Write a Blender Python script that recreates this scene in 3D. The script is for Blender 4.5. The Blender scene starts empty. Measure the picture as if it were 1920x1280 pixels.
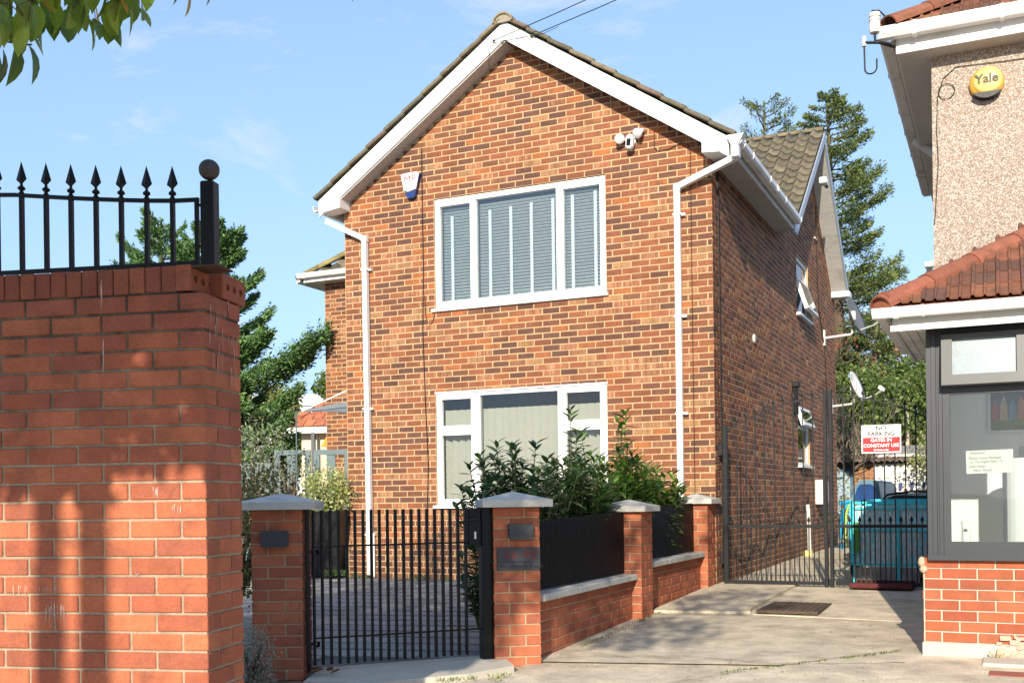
import bpy, bmesh, math, random
import numpy as np
from mathutils import Matrix, Vector, noise as mnoise
R = math.radians
random.seed(7)
C = bpy.context.scene.collection
scene = bpy.context.scene

# ------------------------------------------------------------------ camera, sky, sun, exposure
CAM_H = 1.15
ROLL = 0.0128
cam_d = bpy.data.cameras.new('camera')
cam = bpy.data.objects.new('camera', cam_d); C.objects.link(cam)
cam_d.sensor_width = 36; cam_d.lens = 2000 / 1920 * 36
cam_d.shift_y = (936 - 640) / 1920
cam_d.clip_start = 0.05; cam_d.clip_end = 3000
c_, s_ = math.cos(ROLL), math.sin(ROLL)
cam.matrix_world = Matrix(((c_, s_, 0, 0), (0, 0, -1, 0), (-s_, c_, 0, CAM_H), (0, 0, 0, 1)))
scene.camera = cam

TO_SUN = Vector((-0.247, -0.988, 0.426)).normalized()
SUN_EL = math.asin(TO_SUN.z)
world = bpy.data.worlds.new('World'); scene.world = world; world.use_nodes = True
wn = world.node_tree; wn.nodes.clear()
def wnode(t): return wn.nodes.new(t)
out = wnode('ShaderNodeOutputWorld'); bg = wnode('ShaderNodeBackground')
sky = wnode('ShaderNodeTexSky'); sky.sky_type = 'NISHITA'; sky.sun_disc = False
sky.sun_elevation = SUN_EL; sky.sun_rotation = math.atan2(TO_SUN.x, TO_SUN.y)
sky.air_density = 1.0; sky.dust_density = 0.6; sky.ozone_density = 1.0; sky.altitude = 50
bg.inputs['Strength'].default_value = 0.15
tc = wnode('ShaderNodeTexCoord'); mp = wnode('ShaderNodeMapping'); mp.inputs['Scale'].default_value = (1, 1, 2.6)
mp.inputs['Location'].default_value = (5.1, 2.2, 0.2)
n1 = wnode('ShaderNodeTexNoise'); n1.inputs['Scale'].default_value = 3.1; n1.inputs['Detail'].default_value = 9; n1.inputs['Roughness'].default_value = 0.62; n1.inputs['Distortion'].default_value = 0.5
r1 = wnode('ShaderNodeValToRGB'); r1.color_ramp.elements[0].position = 0.54; r1.color_ramp.elements[1].position = 0.70
sep = wnode('ShaderNodeSeparateXYZ')
hz = wnode('ShaderNodeMapRange'); hz.inputs['From Min'].default_value = 0.0; hz.inputs['From Max'].default_value = 0.42; hz.inputs['To Min'].default_value = 0.85; hz.inputs['To Max'].default_value = 0.4
gam = wnode('ShaderNodeHueSaturation'); gam.inputs['Saturation'].default_value = 1.0; gam.inputs['Value'].default_value = 1.0
mx = wnode('ShaderNodeMixRGB'); mx.blend_type = 'MIX'; mx.inputs['Color2'].default_value = (3.9, 4.0, 4.2, 1)
mul = wnode('ShaderNodeMath'); mul.operation = 'MULTIPLY'; mul.inputs[1].default_value = 0.7
mx2 = wnode('ShaderNodeMixRGB'); mx2.inputs['Color2'].default_value = (1.65, 2.7, 4.6, 1)
L = wn.links.new
L(tc.outputs['Generated'], mp.inputs['Vector']); L(mp.outputs[0], n1.inputs['Vector']); L(n1.outputs['Fac'], r1.inputs['Fac'])
L(tc.outputs['Generated'], sep.inputs[0]); L(sep.outputs['Z'], hz.inputs['Value'])
L(sky.outputs[0], gam.inputs['Color']); L(gam.outputs[0], mx2.inputs['Color1']); L(hz.outputs[0], mx2.inputs['Fac'])
L(mx2.outputs[0], mx.inputs['Color1']); L(r1.outputs['Color'], mul.inputs[0]); L(mul.outputs[0], mx.inputs['Fac'])
L(mx.outputs[0], bg.inputs['Color']); L(bg.outputs[0], out.inputs[0])

sun_d = bpy.data.lights.new('sun', 'SUN'); sun_d.energy = 4.5; sun_d.angle = R(0.5); sun_d.color = (1.0, 0.9, 0.74)
sun = bpy.data.objects.new('sun', sun_d); C.objects.link(sun)
sun.rotation_euler = TO_SUN.to_track_quat('Z', 'Y').to_euler(); sun.location = TO_SUN * 40
vs = scene.view_settings; vs.view_transform = 'Standard'; vs.look = 'None'; vs.gamma = 1; vs.use_curve_mapping = False
vs.exposure = 0.7

# ------------------------------------------------------------------ frames
ANG = R(24.8)
OX, OY = 2.29, 11.98                                   # right front corner of the brick house
UX, UY = math.cos(ANG), -math.sin(ANG); VX, VY = math.sin(ANG), math.cos(ANG)
def h2w(u, v, z=0): return Vector((OX + u * UX + v * VX, OY + u * UY + v * VY, z))
def w2h(x, y):
    dx, dy = x - OX, y - OY
    return dx * UX + dy * UY, dx * VX + dy * VY
HOUSE_M = Matrix.Translation((OX, OY, 0)) @ Matrix.Rotation(-ANG, 4, 'Z')
def ground_z(x, y):
    v = w2h(x, y)[1]
    if v < -5.2: return max(-0.05, -0.012 * (-5.2 - v))
    if v < 0: return 0.15 * (v + 5.2) / 5.2
    if v < 4: return 0.15 + 0.04 * v / 4
    return 0.19
def CAMDIST(p):
    d = p.y
    if d < 0.3: return 500 + p.length
    x, z = p.x / d, (p.z - CAM_H) / d
    pen = 0
    if abs(x) > 0.49: pen = 100
    if z > 0.48 or z < -0.18: pen = 100
    return p.length + pen

# ------------------------------------------------------------------ materials
MATS = {}
def material(name, col, rough=0.7, var=0.12, scale=6.0, bump=0.0, bscale=60.0, spec=0.3, metal=0.0, col2=None, amount=0.5, stretch=(1, 1, 1), trans=0.0, band=False, source=None, dirt=None, coat=0.0):
    """principled material with world-position noise in colour and relief; source 'obj' / 'attr' takes the colour per piece"""
    if name in MATS: return MATS[name]
    m = bpy.data.materials.new(name); m.use_nodes = True; nt = m.node_tree; nt.nodes.clear(); lk = nt.links.new
    N = nt.nodes.new
    o = N('ShaderNodeOutputMaterial'); p = N('ShaderNodeBsdfPrincipled'); g = N('ShaderNodeNewGeometry')
    mpn = N('ShaderNodeMapping'); mpn.inputs['Scale'].default_value = stretch; lk(g.outputs['Position'], mpn.inputs['Vector'])
    pos = mpn.outputs[0]
    p.inputs['Roughness'].default_value = rough; p.inputs['Specular IOR Level'].default_value = spec; p.inputs['Metallic'].default_value = metal
    if coat: p.inputs['Coat Weight'].default_value = coat; p.inputs['Coat Roughness'].default_value = 0.1
    if source == 'obj':
        q = N('ShaderNodeObjectInfo'); base = q.outputs['Color']; alpha = q.outputs['Alpha']
    elif source == 'attr':
        q = N('ShaderNodeAttribute'); q.attribute_name = 'col'; base = q.outputs['Color']; alpha = q.outputs['Alpha']
    else:
        q = N('ShaderNodeRGB'); q.outputs[0].default_value = (*col, 1); base = q.outputs[0]; alpha = None
    n = N('ShaderNodeTexNoise'); n.inputs['Scale'].default_value = scale; n.inputs['Detail'].default_value = 6; n.inputs['Roughness'].default_value = 0.65
    lk(pos, n.inputs['Vector'])
    if band and alpha is not None:
        bm_ = N('ShaderNodeMapping'); bm_.inputs['Scale'].default_value = (34, 34, 3); lk(g.outputs['Position'], bm_.inputs['Vector'])
        bn = N('ShaderNodeTexNoise'); bn.inputs['Scale'].default_value = 1.0; bn.inputs['Detail'].default_value = 1.5; lk(bm_.outputs[0], bn.inputs['Vector'])
        br = N('ShaderNodeValToRGB'); br.color_ramp.elements[0].position = 0.46; br.color_ramp.elements[1].position = 0.56; lk(bn.outputs['Fac'], br.inputs[0])
        inv = N('ShaderNodeMath'); inv.operation = 'SUBTRACT'; inv.inputs[0].default_value = 1.0; lk(alpha, inv.inputs[1])
        mm = N('ShaderNodeMath'); mm.operation = 'MULTIPLY'; lk(br.outputs[0], mm.inputs[0]); lk(inv.outputs[0], mm.inputs[1])
        bx_ = N('ShaderNodeMixRGB'); bx_.inputs['Color2'].default_value = (0.42, 0.22, 0.115, 1); lk(base, bx_.inputs['Color1']); lk(mm.outputs[0], bx_.inputs['Fac'])
        base = bx_.outputs[0]
    if col2 is not None:
        r = N('ShaderNodeValToRGB'); r.color_ramp.elements[0].position = max(0.0, 0.62 - amount * 0.4); r.color_ramp.elements[1].position = min(1.0, 0.82 - amount * 0.4)
        n3 = N('ShaderNodeTexNoise'); n3.inputs['Scale'].default_value = scale * 0.6; n3.inputs['Detail'].default_value = 9; n3.inputs['Roughness'].default_value = 0.7; lk(pos, n3.inputs['Vector'])
        lk(n3.outputs['Fac'], r.inputs[0])
        x = N('ShaderNodeMixRGB'); x.inputs['Color2'].default_value = (*col2, 1); lk(base, x.inputs['Color1']); lk(r.outputs[0], x.inputs['Fac']); base = x.outputs[0]
    if dirt:                                       # (colour, low z, high z, strength): grime that gathers in a height band, broken by noise
        dc, z0, z1, st = dirt
        sx = N('ShaderNodeSeparateXYZ'); lk(g.outputs['Position'], sx.inputs[0])
        mr = N('ShaderNodeMapRange'); mr.inputs['From Min'].default_value = z0; mr.inputs['From Max'].default_value = z1; lk(sx.outputs['Z'], mr.inputs['Value'])
        nn = N('ShaderNodeTexNoise'); nn.inputs['Scale'].default_value = 9; nn.inputs['Detail'].default_value = 8; lk(g.outputs['Position'], nn.inputs['Vector'])
        a = N('ShaderNodeMath'); a.operation = 'MULTIPLY_ADD'; lk(nn.outputs['Fac'], a.inputs[0]); a.inputs[1].default_value = 1.6; a.inputs[2].default_value = -0.8
        b = N('ShaderNodeMath'); b.operation = 'ADD'; b.use_clamp = True; lk(mr.outputs[0], b.inputs[0]); lk(a.outputs[0], b.inputs[1])
        cc = N('ShaderNodeMath'); cc.operation = 'MULTIPLY'; lk(b.outputs[0], cc.inputs[0]); cc.inputs[1].default_value = st
        x = N('ShaderNodeMixRGB'); x.inputs['Color2'].default_value = (*dc, 1); lk(base, x.inputs['Color1']); lk(cc.outputs[0], x.inputs['Fac']); base = x.outputs[0]
    mr = N('ShaderNodeMapRange'); mr.inputs['From Min'].default_value = 0.25; mr.inputs['From Max'].default_value = 0.75
    mr.inputs['To Min'].default_value = 1 - var; mr.inputs['To Max'].default_value = 1 + var; lk(n.outputs['Fac'], mr.inputs['Value'])
    nf = N('ShaderNodeTexNoise'); nf.inputs['Scale'].default_value = max(scale * 12, 80); nf.inputs['Detail'].default_value = 3; lk(pos, nf.inputs['Vector'])
    mr2 = N('ShaderNodeMapRange'); mr2.inputs['From Min'].default_value = 0.3; mr2.inputs['From Max'].default_value = 0.7
    mr2.inputs['To Min'].default_value = 1 - var * 0.6; mr2.inputs['To Max'].default_value = 1 + var * 0.6; lk(nf.outputs['Fac'], mr2.inputs['Value'])
    pm = N('ShaderNodeMath'); pm.operation = 'MULTIPLY'; lk(mr.outputs[0], pm.inputs[0]); lk(mr2.outputs[0], pm.inputs[1])
    v = N('ShaderNodeVectorMath'); v.operation = 'SCALE'; lk(base, v.inputs[0]); lk(pm.outputs[0], v.inputs['Scale'])
    lk(v.outputs[0], p.inputs['Base Color'])
    if bump:
        bn2 = N('ShaderNodeTexNoise'); bn2.inputs['Scale'].default_value = bscale; bn2.inputs['Detail'].default_value = 5; bn2.inputs['Roughness'].default_value = 0.7; lk(pos, bn2.inputs['Vector'])
        b = N('ShaderNodeBump'); b.inputs['Strength'].default_value = bump; b.inputs['Distance'].default_value = 0.006; lk(bn2.outputs['Fac'], b.inputs['Height']); lk(b.outputs[0], p.inputs['Normal'])
    if trans:
        t = N('ShaderNodeBsdfTranslucent'); lk(v.outputs[0], t.inputs['Color']); ms = N('ShaderNodeMixShader'); ms.inputs[0].default_value = trans
        lk(p.outputs[0], ms.inputs[1]); lk(t.outputs[0], ms.inputs[2]); lk(ms.outputs[0], o.inputs[0])
    else: lk(p.outputs[0], o.inputs[0])
    MATS[name] = m; return m
def glass_material(name, tint=(1, 1, 1), ior=1.5, extra=0.0):
    m = bpy.data.materials.new(name); m.use_nodes = True; nt = m.node_tree; nt.nodes.clear(); N = nt.nodes.new; lk = nt.links.new
    o = N('ShaderNodeOutputMaterial'); t = N('ShaderNodeBsdfTransparent'); t.inputs[0].default_value = (*tint, 1); gl = N('ShaderNodeBsdfGlossy'); gl.inputs['Roughness'].default_value = 0.01
    fr = N('ShaderNodeFresnel'); fr.inputs[0].default_value = ior; ms = N('ShaderNodeMixShader')
    ad = N('ShaderNodeMath'); ad.operation = 'ADD'; ad.inputs[1].default_value = extra; lk(fr.outputs[0], ad.inputs[0])
    g = N('ShaderNodeNewGeometry'); n = N('ShaderNodeTexNoise'); n.inputs['Scale'].default_value = 1.5; lk(g.outputs['Position'], n.inputs['Vector'])
    b = N('ShaderNodeBump'); b.inputs['Strength'].default_value = 0.08; b.inputs['Distance'].default_value = 0.02; lk(n.outputs['Fac'], b.inputs['Height']); lk(b.outputs[0], gl.inputs['Normal'])
    lk(ad.outputs[0], ms.inputs[0]); lk(t.outputs[0], ms.inputs[1]); lk(gl.outputs[0], ms.inputs[2]); lk(ms.outputs[0], o.inputs[0])
    MATS[name] = m; return m
def leaf_mats(key, trans=0.3, rough=0.45, var=0.2):
    return (material(key + '_single', (1, 1, 1), rough, var, 12, source='obj', trans=trans, spec=0.5),
            material(key + '_mass', (1, 1, 1), rough, var, 12, source='attr', trans=trans, spec=0.5))
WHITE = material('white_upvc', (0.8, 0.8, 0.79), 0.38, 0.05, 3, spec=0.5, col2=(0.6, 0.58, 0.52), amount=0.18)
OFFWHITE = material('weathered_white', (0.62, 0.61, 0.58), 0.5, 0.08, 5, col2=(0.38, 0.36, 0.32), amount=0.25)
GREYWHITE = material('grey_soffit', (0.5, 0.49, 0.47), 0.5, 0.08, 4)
BLACK = material('black_paint', (0.005, 0.005, 0.0055), 0.35, 0.3, 30, spec=0.22, bump=0.15, bscale=120)
IRON = material('weathered_iron', (0.012, 0.0125, 0.014), 0.5, 0.4, 25, bump=0.3, bscale=90, col2=(0.05, 0.05, 0.05), amount=0.15, spec=0.25)
ANTH = material('anthracite_frame', (0.026, 0.031, 0.039), 0.4, 0.06, 5, spec=0.5)
GREYPLASTIC = material('grey_plastic', (0.1, 0.105, 0.11), 0.5, 0.1, 6)
SLATE = material('charcoal_plaque', (0.055, 0.056, 0.06), 0.6, 0.2, 40, bump=0.3, bscale=200)
GREYPAINT = material('grey_blue_paint', (0.11, 0.16, 0.17), 0.5, 0.1, 6)
DARK = material('light_block_dark', (0.03, 0.03, 0.032), 0.9, 0.1, 3)
CABLE = material('black_cable', (0.015, 0.014, 0.013), 0.6, 0.1, 5)
CAST = material('cast_stone', (0.5, 0.48, 0.43), 0.85, 0.1, 9, bump=0.25, bscale=150, col2=(0.33, 0.32, 0.29), amount=0.25)
GLASS = glass_material('window_glass', (0.9, 0.93, 0.93), 1.5, 0.02)
GLASS_SKY = glass_material('sky_glass', (0.86, 0.9, 0.91), 1.5, 0.05)
MORTAR_H = material('house_mortar', (0.47, 0.32, 0.175), 0.95, 0.2, 3, bump=0.5, bscale=220)
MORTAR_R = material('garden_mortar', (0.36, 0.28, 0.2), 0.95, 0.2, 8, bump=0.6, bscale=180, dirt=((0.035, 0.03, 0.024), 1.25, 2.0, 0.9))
MORTAR_G = material('pier_mortar', (0.4, 0.28, 0.17), 0.95, 0.15, 8, bump=0.5, bscale=180)
MORTAR_P = material('porch_mortar', (0.48, 0.42, 0.33), 0.95, 0.12, 8, bump=0.5, bscale=180)
def brick_mats(key, **k): return (material(key + '_single', (1, 1, 1), 0.85, source='obj', **k), material(key + '_mass', (1, 1, 1), 0.85, source='attr', **k))
BR_HOUSE = brick_mats('house_brick', var=0.25, scale=5, bump=0.6, bscale=130, band=True, col2=(0.13, 0.07, 0.045), amount=0.22, dirt=((0.1, 0.06, 0.04), 0.75, 0.1, 0.5))
BR_RED = brick_mats('red_brick', var=0.16, scale=9, bump=0.45, bscale=190, col2=(0.24, 0.085, 0.05), amount=0.3)
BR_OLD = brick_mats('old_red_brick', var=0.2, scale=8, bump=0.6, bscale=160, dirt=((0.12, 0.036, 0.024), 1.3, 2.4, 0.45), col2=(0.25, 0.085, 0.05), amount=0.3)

# ------------------------------------------------------------------ mesh helpers
class MB:
    def __init__(s): s.v = []; s.f = []; s.c = []
    def add(s, vs, fs, M=None, col=None):
        o = len(s.v)
        for p in vs:
            p = Vector(p); s.v.append(tuple(M @ p) if M is not None else tuple(p))
            s.c.append(col or (1, 1, 1, 1))
        for f in fs: s.f.append(tuple(i + o for i in f))
        return s
    def box(s, x0, x1, y0, y1, z0, z1, M=None, col=None, ch=0.0):
        if x0 > x1: x0, x1 = x1, x0
        if y0 > y1: y0, y1 = y1, y0
        if z0 > z1: z0, z1 = z1, z0
        if ch <= 0:
            vs = [(x, y, z) for x in (x0, x1) for y in (y0, y1) for z in (z0, z1)]
            return s.add(vs, [(0, 1, 3, 2), (4, 6, 7, 5), (0, 4, 5, 1), (2, 3, 7, 6), (0, 2, 6, 4), (1, 5, 7, 3)], M, col)
        X = (x0, x1); Y = (y0, y1); Z = (z0, z1); vs = []; idx = {}
        for i in (0, 1):
            for j in (0, 1):
                for k in (0, 1):
                    sx, sy, sz = (1 - 2 * i) * ch, (1 - 2 * j) * ch, (1 - 2 * k) * ch
                    for a in range(3):
                        p = [X[i] + sx, Y[j] + sy, Z[k] + sz]; p[a] = (X[i], Y[j], Z[k])[a]
                        idx[(i, j, k, a)] = len(vs); vs.append(tuple(p))
        F = []
        for a in range(3):
            b, c = (a + 1) % 3, (a + 2) % 3
            for s_a in (0, 1):
                q = []
                for (sb, sc) in ((0, 0), (1, 0), (1, 1), (0, 1)):
                    t = [0, 0, 0]; t[a] = s_a; t[b] = sb; t[c] = sc; q.append(idx[(*t, a)])
                F.append(q if s_a else q[::-1])
            for sb in (0, 1):
                for sc in (0, 1):            # edge along a between faces b and c
                    t0 = [0, 0, 0]; t0[b] = sb; t0[c] = sc; t1 = list(t0); t1[a] = 1
                    q = [idx[(*t0, b)], idx[(*t1, b)], idx[(*t1, c)], idx[(*t0, c)]]
                    F.append(q if sb == sc else q[::-1])
        for i in (0, 1):
            for j in (0, 1):
                for k in (0, 1):
                    q = [idx[(i, j, k, a)] for a in range(3)]
                    F.append(q if (i + j + k) % 2 else q[::-1])
        return s.add(vs, F, M, col)
    def prism(s, poly, y0, y1, M=None, col=None):
        """poly in (x,z), extruded along y"""
        n = len(poly); vs = [(x, y0, z) for x, z in poly] + [(x, y1, z) for x, z in poly]
        fs = [tuple(range(n)), tuple(range(2 * n - 1, n - 1, -1))] + [((i + 1) % n, i, i + n, (i + 1) % n + n) for i in range(n)]
        return s.add(vs, fs, M, col)
    def tube(s, pts, r, n=8, M=None, col=None, caps=True, flat=1.0):
        pts = [Vector(p) for p in pts]; rs = r if isinstance(r, (list, tuple)) else [r] * len(pts)
        vs = []; up = None
        for i, p in enumerate(pts):
            d = (pts[min(i + 1, len(pts) - 1)] - pts[max(i - 1, 0)])
            if d.length < 1e-9: d = Vector((0, 0, 1))
            d.normalize()
            if up is None: up = Vector((0, 0, 1)) if abs(d.z) < 0.9 else Vector((1, 0, 0))
            a = d.cross(up)
            if a.length < 1e-4: a = d.cross(Vector((0, 1, 0)))
            a.normalize(); b = d.cross(a).normalized(); up = -b if False else up
            for k in range(n):
                t = 2 * math.pi * (k + 0.5) / n
                vs.append(p + a * math.cos(t) * rs[i] + b * math.sin(t) * rs[i] * flat)
        fs = []
        for i in range(len(pts) - 1):
            for k in range(n):
                fs.append((i * n + k, i * n + (k + 1) % n, (i + 1) * n + (k + 1) % n, (i + 1) * n + k))
        if caps: fs.append(tuple(range(n))[::-1]); fs.append(tuple(range((len(pts) - 1) * n, len(pts) * n)))
        return s.add(vs, fs, M, col)
    def bar(s, p0, p1, w, M=None, col=None): return s.tube([p0, p1], w * 0.7071, 4, M, col)
    def lathe(s, prof, n=16, M=None, col=None):
        vs = []; fs = []
        for r, z in prof:
            for k in range(n): t = 2 * math.pi * k / n; vs.append((r * math.cos(t), r * math.sin(t), z))
        for i in range(len(prof) - 1):
            for k in range(n): fs.append((i * n + k, i * n + (k + 1) % n, (i + 1) * n + (k + 1) % n, (i + 1) * n + k))
        fs.append(tuple(range(n))[::-1]); fs.append(tuple(range((len(prof) - 1) * n, len(prof) * n)))
        return s.add(vs, fs, M, col)
    def mesh(s, name, mat, smooth=False, color=False):
        me = bpy.data.meshes.new(name); me.from_pydata(s.v, [], s.f); me.materials.append(mat)
        if color:
            a = me.color_attributes.new('col', 'FLOAT_COLOR', 'POINT'); a.data.foreach_set('color', np.array(s.c, dtype=np.float32).ravel())
        if smooth: me.polygons.foreach_set('use_smooth', [True] * len(me.polygons))
        me.update(); return me
    def build(s, name, mat, parent=None, smooth=False, color=False, M=None, kind=None, label=None):
        return link(name, s.mesh(name, mat, smooth, color), parent, M, kind, label)
def link(name, me, parent=None, M=None, kind=None, label=None):
    o = bpy.data.objects.new(name, me); C.objects.link(o)
    if parent: o.parent = parent
    if M is not None: o.matrix_local = M
    if kind: o['kind'] = kind
    if label: o['label'] = label
    return o
def thing(name, label, cat, M=None, group=None, kind=None):
    o = bpy.data.objects.new(name, None); C.objects.link(o); o.empty_display_size = 0.2
    if M is not None: o.matrix_world = M
    o['label'] = label; o['category'] = cat
    if group: o['group'] = group
    if kind: o['kind'] = kind
    return o
def tag(o, label, cat, group=None):
    o['label'] = label; o['category'] = cat
    if group: o['group'] = group
    return o
def wmat(o):                                     # world matrix without waiting for the depsgraph
    m = o.matrix_local.copy() if o.parent else o.matrix_world.copy()
    return wmat(o.parent) @ m if o.parent else (o.matrix_basis.copy())
class Pieces:
    """alike pieces: the ones that show largest become objects that share a mesh, the rest one joined part"""
    def __init__(s, name, mass, mats, smooth=False): s.name = name; s.mass = mass; s.mats = mats; s.items = []; s.smooth = smooth
    def add(s, mb, M, col): s.items.append((mb, M, col))
    def finish(s, parent, limit=300, key=None):
        W = wmat(parent)
        key = key or (lambda it: CAMDIST(W @ it[1].translation))
        its = sorted(s.items, key=key); meshes = {}
        for mb, M, col in its[:limit]:
            if id(mb) not in meshes: meshes[id(mb)] = mb.mesh(s.name, s.mats[0], s.smooth)
            o = bpy.data.objects.new(s.name, meshes[id(mb)]); C.objects.link(o); o.parent = parent; o.matrix_local = M; o.color = col
        rest = its[limit:]
        if rest:
            V = []; F = []; CC = []; off = 0; cache = {}
            for mb, M, col in rest:
                if id(mb) not in cache: cache[id(mb)] = np.array(mb.v)
                a = cache[id(mb)]; m = np.array(M); V.append(a @ m[:3, :3].T + m[:3, 3]); CC.append(np.tile(np.array(col, dtype=np.float32), (len(a), 1)))
                F.extend([tuple(i + off for i in f) for f in mb.f]); off += len(a)
            me = bpy.data.meshes.new(s.mass); me.from_pydata(np.concatenate(V).tolist(), [], F); me.materials.append(s.mats[1])
            at = me.color_attributes.new('col', 'FLOAT_COLOR', 'POINT'); at.data.foreach_set('color', np.concatenate(CC).ravel())
            if s.smooth: me.polygons.foreach_set('use_smooth', [True] * len(me.polygons))
            me.update(); link(s.mass, me, parent, kind='stuff')
def T(x, y, z): return Matrix.Translation((x, y, z))
def RZ(a): return Matrix.Rotation(a, 4, 'Z')
def RX(a): return Matrix.Rotation(a, 4, 'X')
def RY(a): return Matrix.Rotation(a, 4, 'Y')
def SC(x, y, z): return Matrix.Diagonal((x, y, z, 1))
def jit(c, a, al=1.0):
    k = 1 + random.uniform(-a, a); return (c[0] * k, c[1] * k * (1 + random.uniform(-a, a) * 0.3), c[2] * k * (1 + random.uniform(-a, a) * 0.3), al)
def as_mesh(o):
    dg = bpy.context.evaluated_depsgraph_get(); me = bpy.data.meshes.new_from_object(o.evaluated_get(dg)); n = link(o.name, me, o.parent, o.matrix_local.copy()); nm = o.name; bpy.data.objects.remove(o); n.name = nm; return n
def text(body, size, parent, M, mat, name='lettering', align='CENTER', bold=0.0, extrude=0.0008, shear=0, spacing=1.0, xs=1.0):
    cu = bpy.data.curves.new(name, 'FONT'); cu.body = body; cu.size = size; cu.align_x = align; cu.align_y = 'CENTER'; cu.extrude = extrude; cu.offset = bold; cu.shear = shear
    cu.space_character = spacing; cu.materials.append(mat); cu.resolution_u = 3
    o = bpy.data.objects.new(name, cu); C.objects.link(o); o.parent = parent; o.matrix_local = M @ RX(math.pi / 2) @ SC(xs, 1, 1); return as_mesh(o)

# brick meshes: local x along the wall, face towards -y at y=0
def face_brick(L, H=0.065, ch=0.004, D=0.06):
    b = MB(); h = H / 2; l = L / 2
    b.add([(-l + ch, 0, -h + ch), (l - ch, 0, -h + ch), (l - ch, 0, h - ch), (-l + ch, 0, h - ch), (-l, ch, -h), (l, ch, -h), (l, ch, h), (-l, ch, h), (-l, D, -h), (l, D, -h), (l, D, h), (-l, D, h)],
          [(0, 1, 2, 3), (0, 4, 5, 1), (1, 5, 6, 2), (2, 6, 7, 3), (3, 7, 4, 0), (4, 8, 9, 5), (5, 9, 10, 6), (6, 10, 11, 7), (7, 11, 8, 4)]); return b
FB = {}
def fb(L):
    k = round(L, 3)
    if k not in FB: FB[k] = face_brick(k)
    return FB[k]
FULL = MB().box(-0.1075, 0.1075, -0.05125, 0.05125, -0.0325, 0.0325, ch=0.0035)
def wall_bricks(P, x0, x1, z0, z1, colf, M=Matrix.Identity(4), holes=(), clip=None, rowh=0.075, mod=0.225, jitter=0.0012, phase=0, trim=0.0):
    """running-bond face bricks on the plane y=0 of M"""
    nrow = int(math.ceil((z1 - z0) / rowh - 1e-6))
    for r in range(nrow):
        zc = z0 + (r + 0.5) * rowh
        if zc + 0.03 > z1 + 0.02: break
        a, b = x0, x1
        if clip:
            q = clip(zc)
            if q is None: continue
            a, b = max(a, q[0]), min(b, q[1])
        if b - a < 0.06: continue
        k0 = math.floor((a - x0) / mod) - 1
        x = x0 + k0 * mod + (mod / 2 if (r + phase) % 2 else 0)
        while x < b:
            segs = [(max(x, a) + 0.005, min(x + mod, b) - 0.005)]
            for (hx0, hx1, hz0, hz1) in holes:
                if zc + 0.034 < hz0 or zc - 0.034 > hz1: continue
                up, lo = zc + 0.0325 - hz1, hz0 - (zc - 0.0325)
                if up > 0.012 or lo > 0.012:           # the course is cut by the head or the foot of the opening
                    kk = up if up > 0.012 else lo; zz = hz1 + kk / 2 + 0.001 if up > 0.012 else hz0 - kk / 2 - 0.001
                    for (p, q) in segs:
                        p2, q2 = max(p, hx0), min(q, hx1)
                        if q2 - p2 > 0.05: P.add(fb(round(q2 - p2, 2) - 0.005), M @ T((p2 + q2) / 2, 0, zz) @ SC(1, 1, kk / 0.066), colf((p2 + q2) / 2, zc))
                ns = []
                for (p, q) in segs:
                    if q <= hx0 or p >= hx1: ns.append((p, q))
                    else:
                        if p < hx0: ns.append((p, hx0 - 0.003))
                        if q > hx1: ns.append((hx1 + 0.003, q))
                segs = ns
            for (p, q) in segs:
                if q - p > 0.035:
                    Ln = round((q - p) / 0.01) * 0.01 if abs(q - p - 0.215) > 0.004 else 0.215; Ln -= trim
                    Ln = min(Ln, q - p) if abs(Ln - (q - p)) > 0.006 else Ln
                    P.add(fb(Ln), M @ T((p + q) / 2, random.uniform(-jitter, jitter), zc + random.uniform(-jitter, jitter)) @ RY(random.uniform(-0.004, 0.004)) @ SC(1, 1, 1 - trim * 13), colf((p + q) / 2, zc))
            x += mod
# ------------------------------------------------------------------ ground
def ground_sheet(name, poly, mat, dz=0.0, step=0.5, thick=0.0, parent=None):
    """sheet that follows the slope over a convex polygon (world x,y)"""
    bm = bmesh.new()
    xs = [p[0] for p in poly]; ys = [p[1] for p in poly]
    vs = [bm.verts.new((x, y, 0)) for x, y in poly]; bm.faces.new(vs)
    for ax in (0, 1):
        lo, hi = (min(xs), max(xs)) if ax == 0 else (min(ys), max(ys))
        k = lo + step
        while k < hi:
            no = (1, 0, 0) if ax == 0 else (0, 1, 0)
            bmesh.ops.bisect_plane(bm, geom=bm.verts[:] + bm.edges[:] + bm.faces[:], plane_co=(k, 0, 0) if ax == 0 else (0, k, 0), plane_no=no)
            k += step
    if thick:
        r = bmesh.ops.extrude_face_region(bm, geom=bm.faces[:]); low = [v for v in r['geom'] if isinstance(v, bmesh.types.BMVert)]
        lowset = set(low)
        for v in bm.verts: v.co.z = ground_z(v.co.x, v.co.y) + dz - (thick if v in lowset else 0)
    else:
        for v in bm.verts: v.co.z = ground_z(v.co.x, v.co.y) + dz
    bmesh.ops.recalc_face_normals(bm, faces=bm.faces)
    if not thick:
        for f in bm.faces:
            if f.normal.z < 0: f.normal_flip()
    me = bpy.data.meshes.new(name); bm.to_mesh(me); bm.free(); me.materials.append(mat)
    o = link(name, me, parent); o['kind'] = 'structure' if not parent else 'part'
    if parent: del o['kind']
    return o
CONC = material('old_concrete', (0.6, 0.51, 0.37), 0.92, 0.32, 3.5, bump=0.9, bscale=42, col2=(0.42, 0.35, 0.26), amount=0.42, stretch=(1, 1, 1))
CONC2 = material('drive_concrete', (0.57, 0.485, 0.355), 0.92, 0.26, 4.5, bump=0.9, bscale=60, col2=(0.42, 0.35, 0.255), amount=0.45)
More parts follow.
